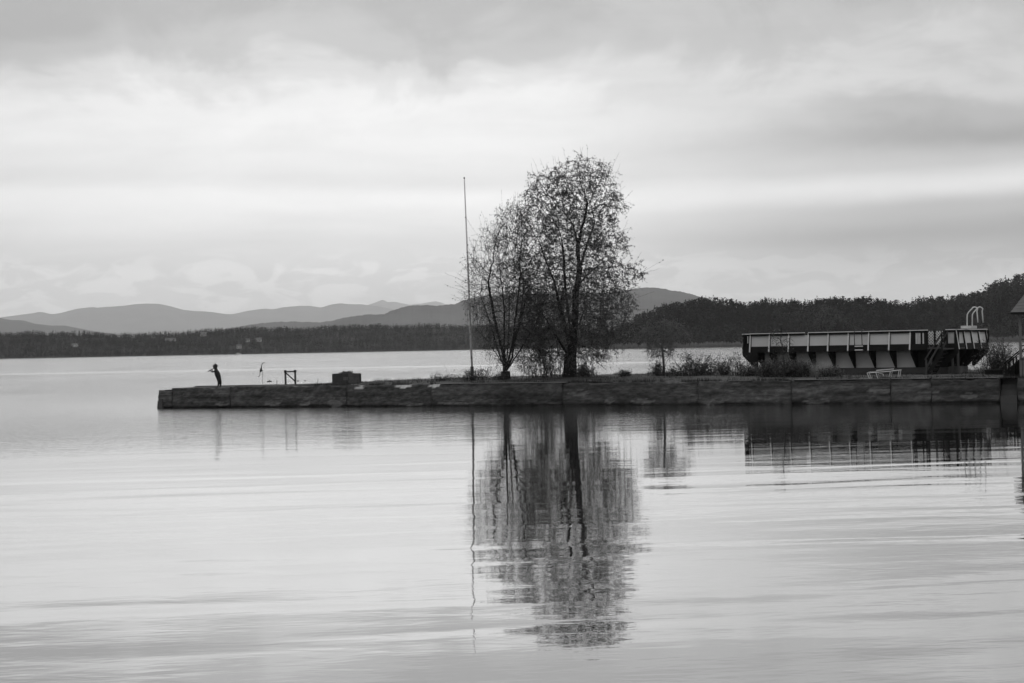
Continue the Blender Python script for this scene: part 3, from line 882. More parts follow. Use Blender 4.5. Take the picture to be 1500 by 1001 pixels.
def grow_tree(name, label, env, limbs, D, depth, natt, base_r, seed, step=0.22, kill=0.34, leaf_n=3.2, leaf_size=0.115, leafy=None, strands=None, leaf_mat='leaf', group=None, twig=0.42, thin=0.006, taper=0.64, lobes=0.42, shoots=0, bark='bark'):
    g = np.random.default_rng(seed)
    foot = on_land(limbs[0][0][0], D)
    root = thing(name, label, 'tree', foot, group)
    nodes, par = [], []
    ends = {}
    for li, limb in enumerate(limbs):
        prev = -1
        ph = g.random(4) * 6.28
        for k, (px, py, dd) in enumerate(limb):
            p = P(px, py, D); p = np.array([p.x, D + dd, p.z])
            if k: p = p + np.array([math.sin(ph[0] + k * 2.1), math.sin(ph[1] + k * 1.7), 0.0]) * 0.05
            if li == 0 and k == 0: p = np.array([foot.x, foot.y, foot.z - 0.15])
            if k == 0 and li > 0:
                prev = min(range(len(nodes)), key=lambda q: np.linalg.norm(nodes[q] - p)); continue
            if prev >= 0:
                a = nodes[prev]
                m = max(1, int(np.linalg.norm(p - a) / 0.3))
                for s in range(1, m + 1):
                    q = a + (p - a) * s / m
                    if s < m: q = q + g.normal(size=3) * 0.015
                    nodes.append(q); par.append(prev); prev = len(nodes) - 1
            else:
                nodes.append(p); par.append(-1); prev = 0
    att = env_sample(env, natt, D, depth, g, lobes)
    N_, Pn = colonize(att, nodes, par, step, kill, 3.2, 90, np.array([0, 0, 0.10]), g)
    n = len(N_)
    kids = np.zeros(n, int)
    for q in Pn[1:]: kids[q] += 1
    acc = np.zeros(n)
    e = 1.0
    for i in range(n - 1, -1, -1):
        if kids[i] == 0: acc[i] += 1.0
        if Pn[i] >= 0: acc[Pn[i]] += acc[i]
    rad = thin + (base_r - thin) * (acc / acc[0]) ** taper
    # root flare
    hgt = N_[:, 2] - foot.z
    on_trunk = np.arange(n) < len(nodes)
    rad = rad * np.where(on_trunk & (hgt < 0.8), 1 + 0.25 * (1 - np.clip(hgt, 0, 0.8) / 0.8), 1)
    i = np.arange(1, n)
    pr = Pn[1:]
    r1 = rad[i]; r0 = np.minimum(rad[pr], r1 * 1.35 + 0.004)
    thick = r1 > 0.03
    V1, F1 = tubes_np(N_[pr][thick], N_[i][thick] + (N_[i][thick] - N_[pr][thick]) * 0.12, r0[thick], r1[thick], 7)
    V2, F2 = tubes_np(N_[pr][~thick], N_[i][~thick], r0[~thick], r1[~thick], 3)
    # fine twigs with leaves
    tw = np.where((rad < 0.03) & (np.arange(n) >= len(nodes)))[0]
    tp0, tp1, C = [], [], []
    for k in tw:
        for _ in range(3 if kids[k] == 0 else (1 if g.random() < 0.7 else 0)):
            d = g.normal(size=3)
            if Pn[k] >= 0:
                dd = N_[k] - N_[Pn[k]]; d = d * 0.75 + dd / (np.linalg.norm(dd) + 1e-9)
            d /= np.linalg.norm(d)
            L = twig * (0.4 + 0.9 * g.random())
            a = N_[k]; m = a + d * L * 0.55; b_ = m + (d + np.array([0, 0, -0.45])) * L * 0.5
            tp0 += [a, m]; tp1 += [m, b_]
            lf = 1.0 if leafy is None else leafy(a, g)
            for _l in range(g.poisson(leaf_n * lf)):
                s = 0.25 + 0.75 * g.random()
                q = a + (m - a) * min(1, s * 2) + (b_ - m) * max(0, s * 2 - 1)
                C.append(q + g.normal(size=3) * 0.035)
    tipn = np.where((kids == 0) & (hgt > 2.5))[0]
    for k in g.choice(tipn, min(len(tipn), shoots), replace=False) if shoots else []:
        dd = N_[k] - np.array([foot.x, foot.y, foot.z + 3.5]); dd /= np.linalg.norm(dd)
        dd = dd + g.normal(size=3) * 0.25
        p = N_[k].copy()
        for s in range(int(g.integers(3, 8))):
            q = p + dd * 0.15 + g.normal(size=3) * 0.015
            tp0.append(p); tp1.append(q); p = q
            if g.random() < 0.5: C.append(q + g.normal(size=3) * 0.03)
    if strands:                                   # long hanging shoots of the lower crown
        cand = np.where((rad < 0.04) & (N_[:, 2] - foot.z > 1.2) & (N_[:, 2] - foot.z < strands[1]) & (np.arange(n) >= len(nodes)))[0]
        for _ in range(strands[0]):
            k = g.choice(cand)
            p = N_[k].copy(); L = strands[2] * (0.3 + 0.8 * g.random())
            dr = g.normal(size=3) * np.array([0.18, 0.18, 0.05])
            m = int(L / 0.16)
            for s in range(m):
                q = p + np.array([dr[0] * 0.16 * max(0, 4 - s) / 2, dr[1] * 0.16 * max(0, 4 - s) / 2, -0.16]) + g.normal(size=3) * 0.012
                if q[2] < foot.z + 0.1: break
                tp0.append(p); tp1.append(q); p = q
                for _l in range(g.poisson(strands[3])):
                    C.append(q + g.normal(size=3) * 0.05)
    tp0, tp1 = np.array(tp0), np.array(tp1)
    V3, F3 = tubes_np(tp0, tp1, np.full(len(tp0), thin * 0.85), np.full(len(tp0), thin * 0.6), 3)
    V = np.concatenate([V1, V2, V3]); F = np.concatenate([F1, F2 + len(V1), F3 + len(V1) + len(V2)])
    npmesh('trunk', V, F, bark, root)
    if C:
        Vl, Fl = leaf_quads(np.array(C), leaf_size, g)
        o = npmesh('crown', Vl, Fl, leaf_mat, root)
        o['kind'] = 'stuff'
    print("TREE", name, 'nodes', n, 'leaves', len(C), 'tris', len(F) * 2 + len(C) * 2)
    return root

D_BIG, D_LEFT = 105.0, 104.2
ENV_BIG = [(224, 842, 858), (235, 812, 880), (250, 793, 894), (270, 774, 906), (290, 767, 913), (320, 763, 915), (350, 758, 918), (380, 753, 926), (400, 750, 940), (420, 752, 930), (450, 755, 922), (480, 762, 919), (505, 768, 908), (528, 774, 895)]
LIMB_BIG = [
    [(834, 553, 0), (835, 540, 0), (836, 525, 0), (838, 505, 0), (842, 470, 0.1), (845, 430, 0.1), (848, 395, 0), (846, 360, -0.2), (841, 330, -0.3)],
    [(836, 515, 0), (829, 485, -0.2), (821, 450, -0.5), (811, 415, -0.9), (799, 385, -1.2), (792, 360, -1.4)],
    [(821, 450, -0.5), (826, 415, -1.4), (826, 375, -1.8), (819, 345, -2.0)],
    [(845, 425, 0.1), (858, 405, 0.7), (876, 388, 1.4), (896, 378, 1.9), (915, 385, 2.2)],
    [(848, 392, 0), (860, 355, 0.8), (872, 330, 1.3)],
    [(836, 520, 0), (845, 485, 1.0), (858, 450, 1.9), (875, 432, 2.7), (895, 430, 3.2)],
    [(834, 530, 0), (822, 505, -0.9), (806, 478, -1.6), (790, 458, -2.0), (778, 440, -2.2)],
    [(838, 505, 0), (834, 460, 1.2), (828, 400, 2.0), (824, 360, 2.3)],
    [(846, 360, -0.2), (856, 320, -0.9), (860, 300, -1.2)],
]
grow_tree('broad_tree', 'tall spreading tree with thin remaining leaves and a thick forked trunk on the jetty', ENV_BIG, LIMB_BIG, D_BIG, 3.1, 4200, 0.36, 11, shoots=420, lobes=0.44, step=0.18, kill=0.25, twig=0.55, taper=0.72,
          leaf_n=11.0, leaf_size=0.066, strands=(380, 5.2, 2.3, 1.6), leafy=lambda p, g: 0.25 + 1.5 * fbm(p[0] * 0.9, p[2] * 0.9 + p[1] * 0.5, 3))
ENV_LEFT = [(298, 742, 770), (320, 720, 782), (345, 702, 788), (370, 684, 792), (400, 678, 796), (430, 680, 798), (460, 686, 800), (490, 694, 800), (512, 706, 798), (534, 720, 790)]
LIMB_LEFT = [
    [(741, 553, 0), (741, 546, 0), (740, 540, 0), (735, 515, 0), (729, 485, -0.2), (722, 450, -0.3), (714, 415, -0.5)],
    [(741, 545, 0), (749, 524, 0.1), (756, 497, 0.2), (764, 465, 0.4), (772, 430, 0.5)],
    [(741, 543, 0), (743, 510, 0.7), (745, 470, 1.2), (748, 430, 1.5)],
    [(740, 542, 0), (727, 519, -0.5), (710, 495, -0.9), (694, 478, -1.2)],
    [(741, 543, 0), (740, 505, -0.8), (738, 460, -1.4), (735, 415, -1.8)],
    [(742, 545, 0), (757, 522, -0.5), (771, 498, -0.9), (784, 474, -1.0)],
    [(740, 540, 0), (730, 512, 0.8), (716, 470, 1.3), (702, 430, 1.6)],
    [(742, 543, 0), (752, 505, 1.0), (762, 460, 1.6), (768, 415, 1.9)],
    [(741, 543, 0), (750, 500, -1.2), (757, 455, -1.8), (762, 410, -2.0)],
]
grow_tree('leaning_tree', 'smaller tree splitting low into several stems beside the flagpole', ENV_LEFT, LIMB_LEFT, D_LEFT, 2.4, 3900, 0.24, 12, taper=0.74, shoots=520, lobes=0.46, step=0.18, kill=0.25,
          leaf_n=4.6, leaf_size=0.064, strands=(300, 5.0, 1.6, 1.4), leafy=lambda p, g: (0.1 + 1.5 * fbm(p[0] * 0.9 + 5, p[2] * 0.9, 3)) * min(1, max(0.22, (p[0] + 2.6) / 1.9)), twig=0.55)
ENV_SAP = [(468, 956, 988), (477, 943, 1000), (488, 939, 1006), (500, 942, 1004), (511, 947, 998), (524, 953, 988)]
LIMB_SAP = [[(972, 553, 0), (971, 535, 0), (971, 515, 0), (970, 497, 0), (968, 482, 0)]]
grow_tree('bare_sapling', 'small bare sapling with a round twiggy crown right of the big tree', ENV_SAP, LIMB_SAP, 104.0, 1.05, 1000, 0.065, 13, bark='bark_pale', leaf_mat='leaf_pale', step=0.12, kill=0.15, leaf_n=3.0, leaf_size=0.055, twig=0.36, thin=0.008)
ENV_SAP2 = [(475, 1136, 1146), (485, 1128, 1154), (497, 1126, 1160), (510, 1130, 1162), (525, 1134, 1160), (535, 1140, 1156)]
LIMB_SAP2 = [[(1149, 555, 0), (1148, 540, 0), (1147, 520, 0), (1145, 500, 0), (1143, 485, 0)]]
grow_tree('thin_sapling', 'thin leafless sapling growing against the pool fence', ENV_SAP2, LIMB_SAP2, 97.0, 0.6, 190, 0.04, 14, step=0.13, kill=0.19, leaf_n=0.8, leaf_size=0.06, twig=0.3, thin=0.006)

# ------------------------------------------------------------------ bushes and rank growth
def bush(name, label, px, D, w, h, stems, leaves, seed, leaf_size=0.065, m='brush', spread=1.0, bare=0.0, group='bushes along the jetty'):
    g = np.random.default_rng(seed)
    f = on_land(px, D)
    root = thing(name, label, 'bush', f, group)
    stems, w = int(stems * 1.4), w * 1.05
    p0, p1, r0, C = [], [], [], []
    for s in range(stems):
        a = g.random() * 6.28
        cx_, cy_ = f.x + g.normal() * w * 0.2, f.y + g.normal() * w * 0.2
        q = np.array([cx_, cy_, f.z - 0.03])
        tip = h * (0.35 + 0.95 * g.random() ** 1.4)
        out = w * 0.5 * spread * math.sqrt(g.random())
        k = 6
        for t in range(k):
            f1 = (t + 1) / k
            nq = np.array([cx_ + math.cos(a) * out * 0.75 * f1 ** 1.3, cy_ + math.sin(a) * out * 0.75 * f1 ** 1.3, f.z + tip * (f1 ** 0.85) * (1 - 0.22 * f1 * f1)]) + g.normal(size=3) * 0.03
            p0.append(q); p1.append(nq); r0.append(0.012 * (1 - f1) + 0.006)
            for _ in range(g.poisson(leaves * 0.55 * (0.3 + f1) * (1 if g.random() > bare else 0.1))):
                C.append(q + (nq - q) * g.random() + g.normal(size=3) * 0.10 * min(1, w))
            if g.random() < 0.6:
                dd = g.normal(size=3) * 0.18 * h; dd[2] = abs(dd[2])
                p0.append(nq); p1.append(nq + dd); r0.append(0.004)
                for _ in range(g.poisson(leaves * 0.8)):
                    C.append(nq + dd * g.random() + g.normal(size=3) * 0.05)
            q = nq
    C = [c for c in C if c[2] > f.z + 0.02]
    V, F = tubes_np(p0, p1, np.array(r0), np.array(r0) * 0.8, 3)
    npmesh('twigs', V, F, 'bark', root)['kind'] = 'stuff'
    if C:
        Vl, Fl = leaf_quads(np.array(C), leaf_size, g, 0.2)
        npmesh('foliage', Vl, Fl, m, root)['kind'] = 'stuff'
    return root
bush('low_bush', 'low twiggy bush wrapped round the foot of the flagpole', 690, 104.5, 1.7, 0.6, 34, 3.5, 51)
bush('low_bush', 'sparse little bush of dry twigs left of the flagpole', 645, 105, 1.2, 0.5, 22, 1.2, 52, bare=0.4)
bush('low_bush', 'leafy dark bush pressed against the big tree trunk', 856, 104.3, 1.2, 0.75, 34, 7, 53, m='leaf')
bush('low_bush', 'ragged leafy suckers between the two tree trunks', 800, 104.8, 2.6, 1.6, 44, 3.6, 54, m='leaf_pale')
bush('low_bush', 'small leafy clump at the foot of the left tree', 733, 103.8, 0.8, 0.4, 20, 3, 55)
bush('low_bush', 'tiny tuft of weeds between the big tree and the sapling', 915, 104.5, 0.8, 0.34, 26, 2, 56)
bush('low_bush', 'square clump of dry stalks beside the bare sapling', 963, 103.8, 0.6, 0.8, 30, 3, 57)
bush('low_bush', 'broad leafy bush right of the bare sapling', 1014, 103.5, 2.2, 1.35, 42, 4.2, 58)
bush('low_bush', 'arching bramble between the broad bush and the pool', 1034, 103.0, 2.4, 1.0, 40, 3.4, 59, spread=1.2)
bush('low_bush', 'bush of tall rounded seed heads close to the pool', 1060, 103, 1.3, 1.05, 26, 4.0, 60)
bush('low_bush', 'bare twiggy shrub at the corner of the pool', 1083, 103, 1.4, 1.5, 26, 0.7, 61, bare=0.5)
bush('low_bush', 'low dark weeds at the foot of the bare sapling', 985, 103.3, 1.8, 0.45, 30, 3.5, 62)
for k, (px, D, w, h, lb) in enumerate(((1106, 101.5, 2.0, 1.0, 'dark rank brush under the left corner of the pool'), (1128, 99.5, 2.2, 1.35, 'dense dark brush hiding the first lower pool panels'), (1152, 98.5, 2.0, 1.55, 'tall dark brush around the thin sapling'), (1176, 98.2, 2.0, 1.35, 'dark brush next to the tuft of pale dry grass'), (1216, 97.5, 1.7, 0.75, 'low dark brush right of the tuft of pale dry grass'))):
    bush('rank_brush', lb, px, D, w * 0.7, h * 0.64, 70, 2.0, 70 + k, leaf_size=0.08, group='brush in front of the pool')
bush('shore_bush', 'rounded half bare bush between the pool and the cabin stairs', 1463, 97.0, 2.0, 1.75, 90, 3.0, 80, leaf_size=0.07, spread=1.1)
def tuft(name, label, px, D, w, h, n, seed, m):
    f = on_land(px, D)
    def pl(g):
        return (f.x + g.normal() * w * 0.25, f.y + g.normal() * w * 0.25, f.z)
    V = blades(n, pl, h * 0.4, h, 0.013, 0.3, seed)
    o = npmesh(name, np.array(V) , np.arange(len(V)).reshape(-1, 3), m)
    tag(o, label, 'grass', 'grass tufts by the pool')
tuft('grass_tuft', 'pale plumed tuft of dry grass in front of the pool panels', 1205, 97.8, 0.9, 1.05, 520, 91, 'dry_grass')
tuft('grass_tuft', 'thin pale dry grass tuft beside the plumed one', 1189, 98.0, 0.6, 0.95, 170, 92, 'dry_grass')
# long curved reed arching over the bank
rp = on_land(655, 104)
MB().tube([rp + Vector((-0.0, 0, 0)), rp + Vector((0.02, 0, 0.35)), rp + Vector((-0.06, 0, 0.7)), rp + Vector((-0.2, 0, 0.98)), rp + Vector((-0.36, 0, 1.12))], [0.012, 0.011, 0.009, 0.007, 0.005], 4).build('reed_stalk', 'brush')
tag(bpy.data.objects['reed_stalk'], 'single tall bent reed stalk beside the sparse bush', 'reed')

# ------------------------------------------------------------------ flagpole
fp = on_land(692, 104.6)
top = P(680, 262, 104.6)
pole = thing('flagpole', 'tall slender white flagpole leaning slightly, without a flag', 'flagpole', fp)
MB().tube([fp, fp + (top - fp) * 0.5, top], [0.064, 0.05, 0.026], 10).build('shaft', 'pole_paint', pole, True)
MB().ball(top + Vector((0, 0, 0.04)), 0.05, 8, 6).build('finial', 'dark_metal', pole, True)
d_ = (top - fp).normalized()
MB().tube([fp - Vector((0, 0, 0.1)), fp + d_ * 0.75], [0.10, 0.095], 8).build('base_sleeve', 'grey_wood', pole)
MB().tube([fp + d_ * 1.3 + Vector((0.055, -0.05, 0)), fp + d_ * 6 + Vector((0.06, -0.05, 0)), top + Vector((0.03, -0.03, -0.05))], 0.006, 4).build('halyard', 'white_paint', pole)
MB().bar(fp + d_ * 1.25 + Vector((0, -0.07, -0.08)), fp + d_ * 1.25 + Vector((0, -0.07, 0.08)), 0.02, 0.02).build('cleat', 'dark_metal', pole)

# ------------------------------------------------------------------ small things on the tip of the jetty
S = 107.0
def flat(px, py, D=S, dy=0.0):
    p = P(px, py, D)
    return Vector((p.x, p.y + dy, p.z))
base = on_land(321, S)
st = thing('flute_player_statue', 'dark metal statue of a hunched flute player with spiky hair', 'statue', base)
zfix = base.z - flat(321, 566, S).z
def sp_(px, py, dy=0.0):
    return flat(px, py, S, dy) + Vector((0, 0, zfix))
jn = {'pelvis': (sp_(321.6, 556.6), 0.075), 'belly': (sp_(320.3, 552.5), 0.105), 'chest': (sp_(318.6, 547.5), 0.125), 'hump': (sp_(317.6, 543.6), 0.105), 'neck': (sp_(316.2, 540.6), 0.06), 'head': (sp_(315.6, 538.2), 0.085), 'crown': (sp_(315.3, 536.2), 0.06), 'face': (sp_(313.9, 538.5), 0.03)}
bones = [('pelvis', 'belly'), ('belly', 'chest'), ('chest', 'hump'), ('hump', 'neck'), ('neck', 'head'), ('head', 'crown'), ('head', 'face')]
for s, (kx, fx) in ((-1, (320.4, 319.6)), (1, (322.9, 322.6))):
    n = 'l' if s < 0 else 'r'
    jn['hip' + n] = (sp_((321.6 + kx) / 2, 558.2, 0.06 * s), 0.062)
    jn['knee' + n] = (sp_(kx, 561.3, 0.07 * s), 0.045)
    jn['ankle' + n] = (sp_(fx, 565.0, 0.07 * s), 0.028)
    jn['toe' + n] = (sp_(fx - 1.4, 565.6, 0.07 * s), 0.022)
    bones += [('pelvis', 'hip' + n), ('hip' + n, 'knee' + n), ('knee' + n, 'ankle' + n), ('ankle' + n, 'toe' + n)]
    jn['sh' + n] = (sp_(316.4, 542.0, 0.11 * s), 0.036)
    jn['el' + n] = (sp_(310.4 if s < 0 else 311.2, 544.4, 0.15 * s), 0.024)
    jn['wr' + n] = (sp_(308.5 if s < 0 else 310.2, 541.5 if s < 0 else 540.6, 0.035 * s), 0.018)
    jn['ha' + n] = (sp_(307.8 if s < 0 else 309.6, 541.0 if s < 0 else 540.1, 0.015 * s), 0.02)
    bones += [('hump', 'sh' + n), ('sh' + n, 'el' + n), ('el' + n, 'wr' + n), ('wr' + n, 'ha' + n)]
names = list(jn)
me = bpy.data.meshes.new('body')
me.from_pydata([tuple(jn[k][0]) for k in names], [(names.index(a), names.index(b)) for a, b in bones], [])
body = link('body', me, 'dark_metal', st)
sk = body.modifiers.new('skin', 'SKIN')
if not me.skin_vertices:
    me.skin_vertices.new()
for i, k in enumerate(names):
    me.skin_vertices[0].data[i].radius = (jn[k][1] * 1.5, jn[k][1] * 1.5)
    me.skin_vertices[0].data[i].use_root = (k == 'pelvis')
sb = body.modifiers.new('sub', 'SUBSURF'); sb.levels = 2; sb.render_levels = 2
for (tx, ty, dy) in ((311.4, 534.6, 0), (313.0, 532.9, 0.04), (315.0, 531.4, -0.03), (317.2, 532.8, 0.03), (319.2, 534.0, 0), (316.2, 532.2, 0.05)):
    a = sp_(315.5 + (tx - 315.5) * 0.35, 537.2, dy * 0.5)
    MB().tube([a, sp_(tx, ty, dy)], [0.075, 0.02], 5).build('hair_spike', 'dark_metal', st)
MB().tube([sp_(313.6, 538.7), sp_(309.5, 540.9), sp_(304.4, 543.4)], [0.022, 0.026, 0.034], 6).build('flute', 'dark_metal', st)
MB().tube([base + Vector((0, 0, -0.02)), base + Vector((0, 0, 0.018))], 0.17, 10).build('base_plate', 'dark_metal', st)

hb = on_land(384.6, S)
hz = hb.z - flat(384.6, 565.3, S).z
def hp(px, py, dy=0.0): return flat(px, py, S, dy) + Vector((0, 0, hz))
hv = thing('heron_vane', 'thin metal heron ornament balanced on a slim rod', 'garden ornament', hb)
MB().tube([hb + Vector((0, 0, -0.05)), hp(384.3, 546), hp(383.2, 544.6)], 0.011, 5).build('rod', 'grey_wood', hv)
MB().tube([hp(381.0, 546.8), hp(381.9, 544.2), hp(382.6, 541.0), hp(383.1, 537.6), hp(383.6, 535.0), hp(385.0, 533.2), hp(386.6, 532.4), hp(388.4, 532.3)], [0.02, 0.075, 0.05, 0.024, 0.020, 0.022, 0.024, 0.004], 6).build('body', 'dark_metal', hv, True)
MB().add([hp(381.6, 545.4, -0.01), hp(385.6, 544.3, -0.10), hp(382.4, 541.8, -0.01), hp(381.6, 545.4, 0.01), hp(385.6, 544.3, 0.10), hp(382.4, 541.8, 0.01)], [(0, 1, 2), (5, 4, 3), (0, 3, 4, 1), (1, 4, 5, 2), (2, 5, 3, 0)]).build('wing', 'dark_metal', hv)
MB().tube([hp(381.0, 546.8), hp(380.4, 551.0), hp(379.6, 552.3), hp(377.6, 552.6)], [0.014, 0.012, 0.03, 0.008], 5).build('leg', 'dark_metal', hv)

wf0 = on_land(418.5, S)
wfr = thing('wooden_frame', 'small weathered timber frame of two posts with crossbar and diagonal brace', 'wooden frame', wf0)
wz = wf0.z - flat(418.5, 564.5, S).z
def wp(px, py, dy=0.0): return flat(px, py, S, dy) + Vector((0, 0, wz))
pA, pB = on_land(418.3, S), on_land(432.6, S)
MB().bar(pA + Vector((0, 0, -0.2)), pA + Vector((-0.01, 0, 0.80)), 0.105, 0.105, (0, 1, 0)).build('post', 'grey_wood', wfr)
MB().bar(pB + Vector((0, 0, -0.2)), pB + Vector((-0.01, 0, 0.81)), 0.105, 0.105, (0, 1, 0)).build('post', 'grey_wood', wfr)
MB().bar(pA + Vector((-0.08, -0.075, 0.745)), pB + Vector((0.08, -0.075, 0.755)), 0.05, 0.075).build('crossbar', 'dark_wood', wfr)
MB().bar(pA + Vector((0.02, -0.08, 0.70)), pB + Vector((-0.02, -0.08, 0.20)), 0.04, 0.065).build('diagonal_brace', 'dark_wood', wfr)
for q in (pA, pB):
    MB().bar(q + Vector((-0.01, 0, 0.80)), q + Vector((-0.01, 0, 0.845)), 0.14, 0.14, (0, 1, 0)).build('post_cap', 'dark_wood', wfr)

# block planter standing corner-on
pc = on_land(506.5, 106.6)
pl = thing('stone_planter', 'low square planter of stacked concrete blocks filled with dry plants', 'planter', pc)
k1, k2 = Vector((-0.80, 0.62, 0)), Vector((0.80, 0.62, 0))
near = pc + Vector((0.02, -0.35, 0))
for row in range(3):
    for i in range(3):
        off = 0.5 if row % 2 else 0.0
        for sidev, mname in ((k1, 'planter_block_shaded'), (k2, 'planter_block_lit')):  # left side in the shaded block colour, right side in the lit one
            a0, a1 = max(0, (i - off) / 2.5), min(1, (i + 1 - off) / 2.5)
            if a1 - a0 < 0.08: continue
            nrm = Vector((sidev.y, -sidev.x, 0)).normalized() * (0.02 if sidev is k2 else -0.02)
            inn = (k2 if sidev is k1 else k1).normalized() * 0.18
            j0 = 0.012
            s0 = a0 + (0.0 if a0 == 0 else j0)
            A0, A1 = near + sidev * s0, near + sidev * (a1 - j0 * 0.5)
            if a0 == 0 and sidev is k2: A0 = A0 + k2.normalized() * 0.0
            z0, z1 = 0.195 * row - (0.12 if row == 0 else 0), 0.195 * row + 0.185
            jit = Vector((random.uniform(-.012, .012), random.uniform(-.012, .012), 0))
            q = [A0 + jit, A1 + jit, A1 + inn + jit, A0 + inn + jit]
            if sidev is k1: q = q[::-1]
            MB().hexa([p + Vector((0, 0, z0)) for p in q], [p + Vector((0, 0, z1)) for p in q]).build('block', mname, pl)
far_c = near + k1 + k2
for (a, b_) in ((near + k1, far_c), (near + k2, far_c)):
    MB().bar(a + Vector((0, 0, 0.25)), b_ + Vector((0, 0, 0.25)), 0.16, 0.6).build('block', 'planter_block_shaded', pl)
q = [near + k1 * 0.1 + k2 * 0.1, near + k2 * 0.9 + k1 * 0.1, near + k1 * 0.9 + k2 * 0.9, near + k1 * 0.9 + k2 * 0.1]
MB().hexa([p + Vector((0, 0, 0.3)) for p in q], [p + Vector((0, 0, 0.55)) for p in q]).build('soil', 'turf', pl)
g = np.random.default_rng(95)
C = []
for k in range(800):
    a, b_ = np.clip(g.normal(0.5, 0.14, 2), 0.15, 0.85)
    c = near + k1 * a + k2 * b_
    C.append((c.x, c.y, pc.z + 0.52 + 0.10 * g.random() * fbm(a * 4, b_ * 4, 2) * 2))
Vl, Fl = leaf_quads(np.array(C), 0.09, g, -0.3)
npmesh('dry_plants', Vl, Fl, 'brush', pl)['kind'] = 'stuff'

for px, D, h, lb in ((405.3, 107.2, 0.24, 'short iron stake between the heron ornament and the timber frame'), (465.5, 106.5, 0.30, 'short iron stake between the timber frame and the planter'), (553.6, 100.9, 0.38, 'thin iron stake on the wall edge right of the planter')):
    s = on_land(px, D)
    o = MB().tube([s + Vector((0, 0, -0.1)), s + Vector((0.005, 0, h * 0.6)), s + Vector((0.0, 0, h)), s + Vector((0.02, 0, h + 0.012))], [0.016, 0.015, 0.015, 0.02], 6).build('iron_stake', 'dark_metal')
    tag(o, lb, 'stake', 'iron stakes on the jetty')
for px, py, D, lb in ((789, 561.0, 98.7, 'pale stone on the grass above the wall between the trees'), (864, 561.0, 97.6, 'pale stone on the grass right of the big tree'), (601, 558.8, 102.6, 'small stone on the turf right of the planter')):
    s = on_land(px, D)
    o = MB().ball(s + Vector((0, 0, 0.05)), (0.11, 0.09, 0.08), 8, 5, 0.15).build('loose_stone', 'coping')
    tag(o, lb, 'stone', 'loose stones on the jetty')

for k, (px, py, hd) in enumerate(((393.0, 559.6, 1), (396.6, 559.3, -1), (436.5, 558.6, 1), (447.0, 558.4, -1))):
    w = G(px, py, 0.0)
    dk = thing('duck', ('dark duck on the water just right of the heron ornament', 'dark duck on the water just left of the short iron stake', 'small dark duck on the water close beside the timber frame', 'small dark duck on the water midway between timber frame and planter')[k], 'duck', w, 'ducks beyond the jetty')
    s = (0.62, 0.55, 0.5, 0.45)[k]
    MB().tube([w + Vector((-0.24 * hd * s, 0, 0.13 * s)), w + Vector((-0.16 * hd * s, 0, 0.08 * s)), w + Vector((0.0, 0, 0.07 * s)), w + Vector((0.16 * hd * s, 0, 0.08 * s)), w + Vector((0.21 * hd * s, 0, 0.1 * s))], [0.01, 0.075 * s, 0.105 * s, 0.08 * s, 0.03], 8).build('body', 'feather', dk, True)
    MB().tube([w + Vector((0.16 * hd * s, 0, 0.1 * s)), w + Vector((0.19 * hd * s, 0, 0.22 * s)), w + Vector((0.22 * hd * s, 0, 0.27 * s)), w + Vector((0.29 * hd * s, 0, 0.255 * s)), w + Vector((0.34 * hd * s, 0, 0.25 * s))], [0.045 * s, 0.035 * s, 0.048 * s, 0.022 * s, 0.008], 6).build('head', 'feather', dk, True)

# ------------------------------------------------------------------ raised swimming pool
TH = R(-33.0)
PU, PO = Vector((math.cos(TH), math.sin(TH), 0)), Vector((math.sin(TH), -math.cos(TH), 0))    # along the front, and outward to the viewer
PC = P(1230, 549, 103.2); PC.z = 0
def col_a(px, out=0.0):               # distance along the front fence line for a pixel column
    d = ray(px, 505)
    n = PO
    c = PC + PO * out
    s = (c.x * n.x + c.y * n.y) / (d.x * n.x + d.y * n.y)
    p = Vector((d.x * s, d.y * s, 0)) - c
    return p.dot(PU)
def K(a, o, z):
    return PC + PU * a + PO * o + Vector((0, 0, z))
GZ, ZB, ZD, ZF, ZP, ZT = 1.22, 1.62, 2.62, 2.92, 3.52, 3.64      # ground, footing top, deck, fascia top, panel top, rail
a_left, a_corner = col_a(1087), col_a(1404)
a_posts = [col_a(1098.2)]
step_a = (col_a(1332.6) - a_posts[0]) / 8
a_posts = [a_posts[0] + step_a * i for i in range(9)]
WALLO = -0.98                         # the pool wall stands back under the deck
SIDE = 5.0                            # depth of the pool
pool = thing('raised_pool', 'raised swimming pool on braced legs with fenced deck and pale panels', 'swimming pool', K(0, 0, GZ))
def kbox(a0, a1, o0, o1, z0, z1):
    return MB().hexa([K(a0, o0, z0), K(a1, o0, z0), K(a1, o1, z0), K(a0, o1, z0)], [K(a0, o0, z1), K(a1, o0, z1), K(a1, o1, z1), K(a0, o1, z1)])
wl, wr = a_left + 0.95, a_corner - 0.98
kbox(wl - 0.08, wr + 0.08, -SIDE + 0.95, WALLO + 0.10, GZ - 0.3, ZB).build('footing', 'footing', pool)
